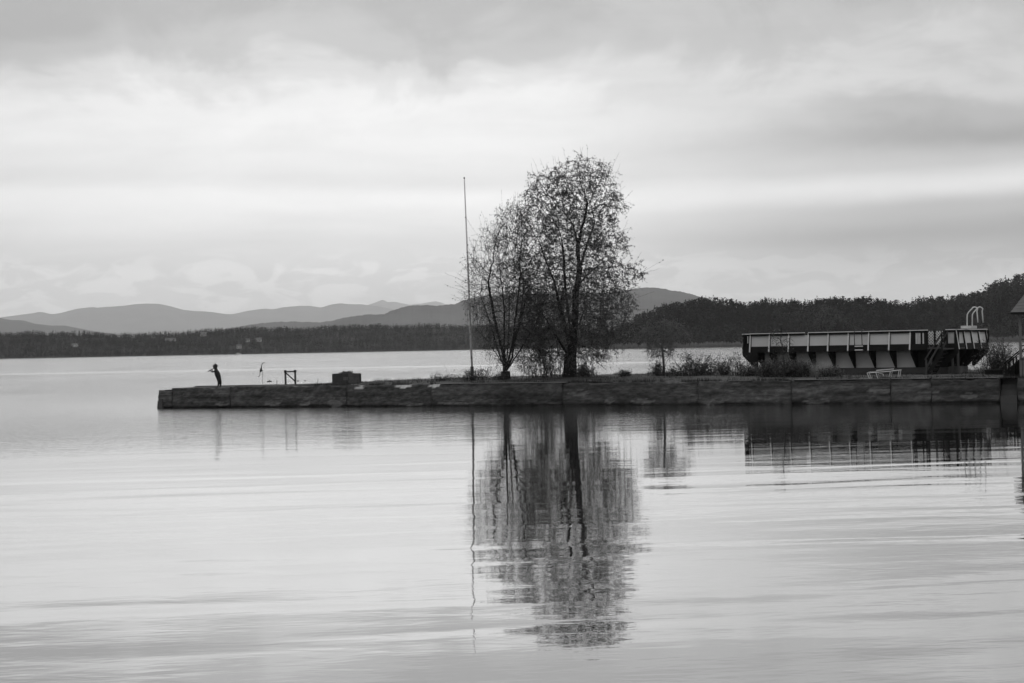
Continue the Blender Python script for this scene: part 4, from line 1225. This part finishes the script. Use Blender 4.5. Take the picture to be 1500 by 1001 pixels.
# pool shell: dark wall behind, pale lower panels between the braces
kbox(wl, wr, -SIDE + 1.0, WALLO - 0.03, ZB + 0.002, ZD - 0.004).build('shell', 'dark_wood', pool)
fins = [a_posts[0]] + a_posts[1:]
a_fin = [p + 0.04 for p in a_posts]
for i in range(8):
    if a_fin[i + 1] < wl: continue
    a0, a1 = max(a_fin[i] + 0.03, wl + 0.02), a_fin[i + 1] - 0.03
    if i == 7 or True:
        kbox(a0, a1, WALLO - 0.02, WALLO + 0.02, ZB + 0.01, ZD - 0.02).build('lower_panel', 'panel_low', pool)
def fin(p0, e, th=0.05):
    """brace plate under the deck: e is the outward direction"""
    n = e.cross(Vector((0, 0, 1))) * th
    pts = [p0 + Vector((0, 0, ZD - 0.006)), p0 + e * WALLO + Vector((0, 0, ZD - 0.006)), p0 + e * WALLO + Vector((0, 0, ZB + 0.004)), p0 + e * (WALLO + 0.16) + Vector((0, 0, ZB + 0.004)), p0 + e * (-0.03) + Vector((0, 0, ZD - 0.22))]
    MB().prism([p - n / 2 for p in pts], n).build('brace', 'dark_wood', pool)
for p in a_fin:
    fin(K(p, 0, 0), PO)
fin(K(col_a(1358), 0, 0), PO)
# deck boards ring
kbox(a_left, a_corner, -1.05, -0.02, ZD, ZD + 0.07).build('deck', 'grey_wood', pool)
kbox(a_corner - 1.05, a_corner - 0.02, -SIDE, -1.06, ZD, ZD + 0.07).build('deck', 'grey_wood', pool)
kbox(a_left, a_left + 1.0, -SIDE, -1.06, ZD, ZD + 0.07).build('deck', 'grey_wood', pool)
kbox(a_left + 1.01, a_corner - 1.06, -SIDE, -SIDE + 1.0, ZD, ZD + 0.07).build('deck', 'grey_wood', pool)
kbox(wl + 0.1, wr - 0.1, -SIDE + 1.03, -1.08, ZD - 0.2, ZD - 0.15).build('pool_water', 'lake_water', pool)
# fascia boards
a_gap0, a_gap1 = col_a(1358), col_a(1385)
def fascia(a0, a1):
    kbox(a0, a1, -0.05, -0.01, ZD - 0.05, ZF).build('fascia', 'dark_wood', pool)
fascia(a_left, a_posts[0])
for i in range(8):
    fascia(a_posts[i] + 0.03, a_posts[i + 1] - 0.03)
fascia(a_posts[8] + 0.03, a_gap0)
fascia(a_gap1, a_corner)
def post(p0, e, lean=0.13, wid=0.075):
    """fence upright: a dark plate leaning in at the top with a white edge"""
    n = e.cross(Vector((0, 0, 1)))
    lo, hi = p0 + e * 0.02 + Vector((0, 0, ZD - 0.02)), p0 + e * (-lean) + Vector((0, 0, ZT - 0.02))
    pts = [lo, hi, hi - e * 0.10, lo - e * 0.26]
    w = n * 0.05
    po = MB().prism([p - w / 2 for p in pts], w).build('post', 'dark_wood', pool)
    w = n * wid
    MB().prism([p - w / 2 for p in (lo + e * 0.004, hi + e * 0.004, hi + e * 0.032, lo + e * 0.032)], w).build('edge_trim', 'trim', po)
for p in a_posts:
    post(K(p, 0, 0), PO)
def fpanel(pa, pb, e, m='panel', z0=None, z1=None):
    z0 = z0 or ZF; z1 = z1 or ZP
    def off(z): return -0.075 - 0.13 * (z - ZD) / (ZT - ZD)
    q = [pa + e * off(z0) + Vector((0, 0, z0)), pb + e * off(z0) + Vector((0, 0, z0)), pb + e * off(z1) + Vector((0, 0, z1)), pa + e * off(z1) + Vector((0, 0, z1))]
    MB().prism(q, -e * 0.02).build('fence_panel', m, pool)
for i in range(8):
    fpanel(K(a_posts[i] + 0.05, 0, 0), K(a_posts[i + 1] - 0.05, 0, 0), PO)
fpanel(K(a_left, 0, 0), K(a_posts[0] - 0.05, 0, 0), PO, 'dark_wood', z1=ZT - 0.04)
kbox(a_posts[0] - 0.17, a_posts[0] - 0.12, -0.09, -0.05, 3.12, 3.52).build('trim_strip', 'panel', pool)
# top rails: pale cap over a dark board
def rail(pa, pb, e, drop=0.0):
    u = Vector((0, 0, 1))
    a, b_ = pa - e * 0.11 + u * (ZT + 0.022 - drop), pb - e * 0.11 + u * (ZT + 0.022 - drop)
    MB().bar(a, b_, 0.16, 0.042).build('top_rail', 'trim', pool)
    MB().bar(a - u * 0.085, b_ - u * 0.085, 0.05, 0.12).build('under_rail', 'dark_wood', pool)
ends = [a_left - 0.02] + a_posts
for i in range(len(ends) - 1):
    b1 = ends[i + 1] - 0.012
    if i == 3: b1 = ends[i + 1] - 0.25
    rail(K(ends[i] + 0.012, 0, 0), K(b1, 0, 0), PO, 0.012 if i == 0 else 0)
rail(K(a_posts[8] + 0.012, 0, 0), K(a_gap0, 0, 0), PO)
rail(K(a_gap1, 0, 0), K(a_corner, 0, 0), PO)
# pickets between the last post and the stair gap
np_ = 9
for i in range(np_):
    a = a_posts[8] + 0.14 + (a_gap0 - a_posts[8] - 0.2) * i / (np_ - 1)
    kbox(a - 0.036, a + 0.036, -0.14, -0.11, ZF - 0.25, ZT - 0.1).build('picket', 'panel' if i in (2, 3, 4, 6) else 'dark_wood', pool)
kbox(a_posts[8] + 0.05, a_gap0, -0.20, -0.16, ZF - 0.3, ZF).build('picket_board', 'dark_wood', pool)
# worn panel between the stair and the corner
fpanel(K(col_a(1387), 0, 0), K(col_a(1402), 0, 0), PO, 'panel_worn')
for a in (a_gap1, a_corner - 0.05):
    kbox(a - 0.05, a + 0.05, -0.14, -0.06, ZD - 0.02, ZT - 0.003).build('corner_post', 'dark_wood', pool)
# white lattice screen behind the gap
def lattice(px0, px1):
    a0, a1 = col_a(px0, -1.0), col_a(px1, -1.0)
    lt = MB()
    z0, z1 = ZD + 0.25, ZT - 0.05
    s = 0.155
    for sg in (1, -1):
        c = -6
        while c < 8:
            pts = []
            for a in np.linspace(a0, a1, 2):
                z = z0 + sg * (a - a0) + c * s * 1.0
                pts.append((a, z))
            (xa, za), (xb, zb) = pts
            # clip to the frame
            def clipz(xa, za, xb, zb):
                t0, t1 = 0.0, 1.0
                dz = zb - za
                if abs(dz) < 1e-6: return None
                ta, tb = sorted(((z0 - za) / dz, (z1 - za) / dz))
                t0, t1 = max(t0, ta), min(t1, tb)
                if t1 - t0 < 0.02: return None
                return (xa + (xb - xa) * t0, za + dz * t0, xa + (xb - xa) * t1, za + dz * t1)
            r_ = clipz(xa, za, xb, zb)
            if r_:
                lt.bar(K(r_[0], -1.0 - 0.012 * sg, r_[1]), K(r_[2], -1.0 - 0.012 * sg, r_[3]), 0.012, 0.055, tuple(PO.cross(K(r_[2], -1.0, r_[3]) - K(r_[0], -1.0, r_[1]))))
            c += 1
    o = lt.build('lattice', 'white_paint', pool)
    o['kind'] = 'stuff'
    for a in (a0 - 0.03, a1 + 0.03):
        kbox(a - 0.03, a + 0.03, -1.05, -0.95, ZD + 0.075, ZT).build('lattice_post', 'dark_wood', pool)
lattice(1360, 1368.5)
lattice(1371, 1382)
# right end of the pool: fence, braces and dark shell seen at a slant
sideposts = [0.0, 1.22, 2.44, 3.66, SIDE - 0.06]
for i, t in enumerate(sideposts):
    post(K(a_corner, -t - 0.02, 0), PU)
    fin(K(a_corner, -t - 0.02, 0), PU)
    if i:
        pa, pb = K(a_corner, -sideposts[i - 1] - 0.07, 0), K(a_corner, -t + 0.03, 0)
        fpanel(pa, pb, PU, 'panel')
        rail(K(a_corner, -sideposts[i - 1] - 0.03, 0), K(a_corner, -t, 0), PU)
        MB().hexa([pa - PU * 0.05 + Vector((0, 0, ZD - 0.05)), pb - PU * 0.05 + Vector((0, 0, ZD - 0.05)), pb - PU * 0.01 + Vector((0, 0, ZD - 0.05)), pa - PU * 0.01 + Vector((0, 0, ZD - 0.05))],
                  [pa - PU * 0.05 + Vector((0, 0, ZF)), pb - PU * 0.05 + Vector((0, 0, ZF)), pb - PU * 0.01 + Vector((0, 0, ZF)), pa - PU * 0.01 + Vector((0, 0, ZF))]).build('fascia', 'dark_wood', pool)
# left end: sloping soffit under the overhang, fence along the back and left
for t in (0.02, 1.3, 2.6, 3.9, SIDE - 0.05):
    fin(K(a_left, -t, 0), -PU)
    MB().bar(K(a_left + 0.06, -t, ZD), K(a_left + 0.14, -t, ZT), 0.07, 0.07).build('post', 'dark_wood', pool)
MB().hexa([K(a_left + 0.08, -SIDE, ZF - 0.3), K(a_left + 0.08, -0.1, ZF - 0.3), K(a_left + 0.10, -0.1, ZF - 0.3), K(a_left + 0.10, -SIDE, ZF - 0.3)],
          [K(a_left + 0.14, -SIDE, ZT), K(a_left + 0.14, -0.1, ZT), K(a_left + 0.16, -0.1, ZT), K(a_left + 0.16, -SIDE, ZT)]).build('end_panel', 'dark_wood', pool)
nb = 11
for i in range(nb):
    a0 = a_left + (a_corner - a_left) * i / nb; a1 = a_left + (a_corner - a_left) * (i + 1) / nb
    kbox(a0 + 0.05, a1 - 0.05, -SIDE + 0.02, -SIDE + 0.05, ZF - 0.3, ZT - 0.12).build('back_panel', 'dark_wood', pool)
    MB().bar(K(a1 - 0.02, -SIDE + 0.03, ZD - 0.05), K(a1 - 0.02, -SIDE + 0.03, ZT - 0.05), 0.09, 0.09).build('post', 'dark_wood', pool)
# dark sheet painted as the shade under the stair deck, with uprights
kbox(col_a(1336), wr, WALLO - 0.03, WALLO + 0.01, ZB + 0.004, ZD - 0.01).build('under_deck_shade', 'dark_wood', pool)
for px in (1394, 1402, 1432):
    a = col_a(px)
    if a < a_corner - 0.02:
        kbox(a - 0.05, a + 0.05, -0.16, -0.06, GZ - 0.2, ZD - 0.055).build('support_post', 'grey_wood', pool)
kbox(col_a(1388), a_corner - 0.02, -0.75, -0.18, GZ - 0.2, GZ + 0.45).build('support_block', 'footing', pool)
# stair up to the gap
sa0, sa1 = col_a(1361, 0.5), col_a(1384, 0.5)
stair_top, stair_bot = ZD + 0.02, GZ
for o_ in (0.10, 0.92):
    MB().bar(K(sa0 + 0.05, o_, stair_bot + 0.02), K(sa1, o_, stair_top - 0.1), 0.05, 0.22).build('stair_stringer', 'dark_wood', pool)
    MB().bar(K(sa0, o_ + 0.03, stair_bot - 0.1), K(sa0 - 0.02, o_ + 0.03, stair_bot + 0.85), 0.09, 0.09).build('newel_post', 'grey_wood', pool)
    MB().bar(K(sa1, o_ + 0.03, stair_top - 0.3), K(sa1, o_ + 0.03, stair_top + 0.88), 0.08, 0.08).build('newel_post', 'dark_wood', pool)
    MB().bar(K(sa0 - 0.08, o_ + 0.03, stair_bot + 0.83), K(sa1 + 0.05, o_ + 0.03, stair_top + 0.9), 0.11, 0.06).build('hand_rail', 'grey_wood', pool)
    MB().bar(K(sa0, o_ + 0.03, stair_bot + 0.42), K(sa1, o_ + 0.03, stair_top + 0.45), 0.05, 0.09).build('hand_rail', 'grey_wood', pool)
for i in range(7):
    t = (i + 0.6) / 7
    a = sa0 + 0.05 + (sa1 - sa0 - 0.05) * t
    z = stair_bot + (stair_top - stair_bot) * t
    kbox(a - 0.11, a + 0.11, 0.13, 0.89, z - 0.02, z + 0.02).build('tread', 'grey_wood', pool)
kbox(sa1 - 0.05, sa1 + 0.35, -0.015, 0.95, ZD - 0.02, ZD + 0.05).build('landing', 'grey_wood', pool)
# tall looped ladder at the corner
la = MB()
def loop(px0, pxm, px1, back):
    D = 100.8 - back
    def q(px, py): return P(px, py, D)
    zb = ZT + 0.05
    pts = [q(px0, 479), q(px0 + 0.1, 466), q(px0 + 0.3, 461.0), q(px0 + 2.2, 457.6), q(pxm - 3.5, 452.6), q(pxm - 1.6, 450.8), q(pxm + 0.6, 450.0), q(pxm + 3.2, 450.6), q(pxm + 5.0, 452.6), q(px1 - 0.9, 456), q(px1 - 0.2, 464), q(px1 + 0.5, 472.8)]
    return pts
lad = MB().tube(loop(1416.6, 1427.0, 1432.0, 0.0), 0.033, 8).build('ladder_rail', 'chrome', pool, True)
MB().tube(loop(1424.2, 1434.6, 1439.6, 0.55), 0.033, 8).build('ladder_rail', 'chrome', pool, True)
c0, c1 = P(1411.5, 479.5, 100.9), P(1427, 479.5, 100.2)
MB().bar(c0, c1, 0.42, 0.15).build('ladder_base', 'panel', pool)
# short ladder hooked over the fence
for px in (1251.2, 1262.2):
    a = col_a(px, 0.1)
    MB().tube([K(a + 0.14, -0.22, ZT - 0.25), K(a + 0.10, -0.2, ZT + 0.06), K(a + 0.06, -0.1, ZT + 0.13), K(a, 0.06, ZT + 0.02), K(a + 0.03, 0.12, ZF + 0.2), K(a + 0.06, 0.16, ZD - 0.02)], 0.022, 6).build('hook_ladder_rail', 'dark_metal', pool, True)
a0, a1 = col_a(1252.6, 0.12), col_a(1263.9, 0.12)
for z in (ZF - 0.07, ZD + 0.02):
    kbox(a0, a1, 0.10, 0.19, z - 0.03, z + 0.03).build('rung', 'trim', pool)
# slim dark post with a cross top standing behind the ladder
vp = P(1410.3, 480, 102.5)
vane = thing('weather_vane', 'slim dark weather vane standing beside the looped pool ladder', 'weather vane', (vp.x, vp.y, ZD + 0.07))
vt = P(1409.6, 452, 102.5)
MB().tube([Vector((vp.x, vp.y, ZD + 0.07)), vt], [0.02, 0.014], 6).build('rod', 'dark_metal', vane)
MB().bar(vt + Vector((-0.18, 0, -0.12)), vt + Vector((0.2, 0, -0.10)), 0.02, 0.03).build('arrow', 'dark_metal', vane)
MB().bar(vt + Vector((0.0, -0.16, -0.3)), vt + Vector((0.0, 0.16, -0.3)), 0.02, 0.03).build('cross_arm', 'dark_metal', vane)
MB().add([vt + Vector(p) for p in ((0.06, -0.01, -0.2), (0.24, -0.01, -0.02), (0.26, -0.01, -0.2), (0.06, 0.01, -0.2), (0.24, 0.01, -0.02), (0.26, 0.01, -0.2))], [(0, 1, 2), (5, 4, 3), (0, 3, 4, 1), (1, 4, 5, 2), (2, 5, 3, 0)]).build('tail', 'dark_metal', vane)

# ------------------------------------------------------------------ folded lounge chair on the wall
u1 = u_of(1273.5)
lc = on_land(1295, J(u_of(1295), 0.9, 0).y)
lg = thing('lounge_chair', 'white folded sun lounger with strap bed lying on the wall edge', 'lounge chair', lc)
def LC(a, o, z): return lc + UU * a + VV * o + Vector((0, 0, z))
Lh = 0.72
for o_ in (-0.27, 0.27):
    MB().tube([LC(-Lh - 0.08, o_, 0.30), LC(-0.2, o_, 0.335), LC(0.25, o_, 0.36), LC(Lh + 0.1, o_, 0.43)], 0.02, 6).build('side_rail', 'white_paint', lg)
for aa, b2 in ((-Lh - 0.07, -Lh + 0.03), (-0.36, -0.27), (0.37, 0.30), (Lh + 0.08, Lh + 0.0)):
    zt = 0.30 + 0.13 * (aa + Lh) / (2 * Lh)
    MB().tube([LC(aa, -0.27, zt), LC(b2, -0.25, 0.02), LC(b2, 0.25, 0.02), LC(aa, 0.27, zt)], 0.019, 6).build('leg', 'white_paint', lg)
MB().tube([LC(-0.2, -0.24, 0.27), LC(-0.02, -0.24, 0.25), LC(0.1, -0.24, 0.02)], 0.016, 6).build('back_strut', 'white_paint', lg)
for i in range(11):
    a = -Lh + 0.02 + 1.34 * i / 10
    z = 0.345 + 0.09 * max(0, a + 0.2)
    MB().hexa([LC(a - 0.045, -0.28, z), LC(a + 0.045, -0.28, z), LC(a + 0.045, 0.28, z), LC(a - 0.045, 0.28, z)], [LC(a - 0.045, -0.28, z + 0.008), LC(a + 0.045, -0.28, z + 0.008), LC(a + 0.045, 0.28, z + 0.008), LC(a - 0.045, 0.28, z + 0.008)]).build('strap', 'strap', lg)
MB().hexa([LC(-0.34, -0.25, 0.39), LC(0.46, -0.25, 0.46), LC(0.46, 0.25, 0.46), LC(-0.34, 0.25, 0.39)], [LC(-0.34, -0.25, 0.45), LC(0.46, -0.25, 0.50), LC(0.46, 0.25, 0.50), LC(-0.34, 0.25, 0.45)]).build('folded_back', 'strap', lg)

# ------------------------------------------------------------------ cabin with porch at the edge of the jetty
cu = u_of(1489.3)
cb = J(cu, 1.6, TOP)
cab = thing('lakeside_cabin', 'small timber cabin with steep shingled roof, slim posts and porch stairs', 'cabin', cb)
def B(u, v, z): return J(cu + u, 1.6 + v, z)
CW = 5.2
FL = TOP + 0.95
EAVE = 4.30
for (a, b_) in ((0, 0), (CW / 2, 0), (CW, 0), (0, CW), (CW, CW)):
    MB().bar(B(a + 0.06, b_ + 0.06, TOP - 0.1), B(a + 0.06, b_ + 0.06, EAVE), 0.12, 0.12, tuple(VV)).build('post', 'post_paint', cab)
MB().hexa([B(0, 0, FL - 0.12), B(CW, 0, FL - 0.12), B(CW, CW, FL - 0.12), B(0, CW, FL - 0.12)], [B(0, 0, FL), B(CW, 0, FL), B(CW, CW, FL), B(0, CW, FL)]).build('floor', 'grey_wood', cab)
MB().hexa([B(0.14, 0.02, TOP - 0.1), B(CW - 0.02, 0.02, TOP - 0.1), B(CW - 0.02, 0.08, TOP - 0.1), B(0.14, 0.08, TOP - 0.1)], [B(0.14, 0.02, FL - 0.13), B(CW - 0.02, 0.02, FL - 0.13), B(CW - 0.02, 0.08, FL - 0.13), B(0.14, 0.08, FL - 0.13)]).build('skirt', 'post_paint', cab)
for i in range(3):
    z = FL + 0.3 + 0.3 * i
    MB().bar(B(0.12, 0.06, z), B(CW / 2, 0.06, z), 0.05, 0.06).build('porch_rail', 'grey_wood', cab)
MB().hexa([B(1.6, 1.8, FL), B(CW, 1.8, FL), B(CW, CW, FL), B(1.6, CW, FL)], [B(1.6, 1.8, EAVE), B(CW, 1.8, EAVE), B(CW, CW, EAVE), B(1.6, CW, EAVE)]).build('wall', 'grey_wood', cab)
ov = 0.33
c4 = [B(-ov, -ov, EAVE), B(CW + ov, -ov, EAVE), B(CW + ov, CW + ov, EAVE), B(-ov, CW + ov, EAVE)]
apex_z = EAVE + 4.3
ax = B(CW / 2, CW / 2, 0)
rf = MB()
t4 = [p + Vector((0, 0, 0.10)) for p in c4]
rf.add(c4 + t4 + [Vector((ax.x, ax.y, apex_z))], [(3, 2, 1, 0), (0, 1, 5, 4), (1, 2, 6, 5), (2, 3, 7, 6), (3, 0, 4, 7), (4, 5, 8), (5, 6, 8), (6, 7, 8), (7, 4, 8)])
roof = rf.build('roof', 'dark_wood', cab)
# shingle courses on the two faces toward the lake
apex = Vector((ax.x, ax.y, apex_z))
for (pa, pb) in ((t4[0], t4[1]), (t4[3], t4[0])):
    n = (pb - pa).cross(apex - pa).normalized()
    if n.z < 0: n = -n
    cs = 26
    for i in range(cs):
        t0, t1 = i / cs, min((i + 1.25) / cs, 0.995)
        q0, q1 = pa + (apex - pa) * t0, pb + (apex - pb) * t0
        q2, q3 = pb + (apex - pb) * t1, pa + (apex - pa) * t1
        lift = n * 0.034
        MB().hexa([q0 + n * 0.004, q1 + n * 0.004, q2 + n * 0.004, q3 + n * 0.004], [q0 + lift, q1 + lift, q2 + n * 0.012, q3 + n * 0.012]).build('shingle_course', 'roof_shingle', roof)
# porch stairs with railing, rising to the right
n_st = 5
for i in range(n_st):
    t = i / n_st
    a0 = -0.85 + 0.85 * t
    MB().hexa([B(a0, 0.7, TOP - 0.05), B(-0.005, 0.7, TOP - 0.05), B(-0.005, 1.9, TOP - 0.05), B(a0, 1.9, TOP - 0.05)], [B(a0, 0.7, TOP + 0.17 * (i + 1)), B(a0 + 0.18, 0.7, TOP + 0.17 * (i + 1)), B(a0 + 0.18, 1.9, TOP + 0.17 * (i + 1)), B(a0, 1.9, TOP + 0.17 * (i + 1))]).build('stair_step', 'dark_wood', cab)
for vv in (0.62, 1.98):
    MB().bar(B(-0.72, vv, TOP - 0.1), B(-0.72, vv, TOP + 0.68), 0.09, 0.09, tuple(VV)).build('stair_post', 'dark_wood', cab)
    MB().bar(B(-0.36, vv, TOP - 0.1), B(-0.36, vv, TOP + 0.98), 0.08, 0.08, tuple(VV)).build('stair_post', 'dark_wood', cab)
    MB().bar(B(-0.80, vv, TOP + 0.66), B(0.05, vv, TOP + 1.38), 0.10, 0.06).build('stair_rail', 'dark_wood', cab)
    MB().bar(B(-0.72, vv, TOP + 0.26), B(0.05, vv, TOP + 0.9), 0.05, 0.09).build('stair_rail', 'dark_wood', cab)
# dark planter trough below the bush
tp_ = on_land(1457, 95.5)
o = MB().hexa([tp_ + UU * a + VV * b_ + Vector((0, 0, -0.05)) for a, b_ in ((-0.42, -0.25), (0.42, -0.25), (0.42, 0.25), (-0.42, 0.25))], [tp_ + UU * a + VV * b_ + Vector((0, 0, 0.2)) for a, b_ in ((-0.46, -0.29), (0.46, -0.29), (0.46, 0.29), (-0.46, 0.29))])
o.hexa([tp_ + UU * a + VV * b_ + Vector((0, 0, 0.203)) for a, b_ in ((-0.49, -0.32), (0.49, -0.32), (0.49, 0.32), (-0.49, 0.32))], [tp_ + UU * a + VV * b_ + Vector((0, 0, 0.25)) for a, b_ in ((-0.49, -0.32), (0.49, -0.32), (0.49, 0.32), (-0.49, 0.32))])
tag(o.build('planter_trough', 'dark_wood'), 'low dark planter trough beside the cabin stairs', 'planter')

# ------------------------------------------------------------------ haze
hz = bpy.data.materials.new('haze')
hz.use_nodes = True
t = hz.node_tree
t.nodes.clear()
pv = t.nodes.new('ShaderNodeVolumePrincipled')
pv.inputs['Color'].default_value = (0.97, 0.97, 0.97, 1)
pv.inputs['Density'].default_value = 2.7e-5
pv.inputs['Anisotropy'].default_value = 0.6
out = t.nodes.new('ShaderNodeOutputMaterial')
t.links.new(pv.outputs[0], out.inputs['Volume'])
MAT['haze'] = hz
b = MB().box(-19000, 19000, -400, 54500, -2.0, 1480.0)
tag(b.build('haze', 'haze'), 'thin pale haze over the lake and hills', None, None, 'stuff')
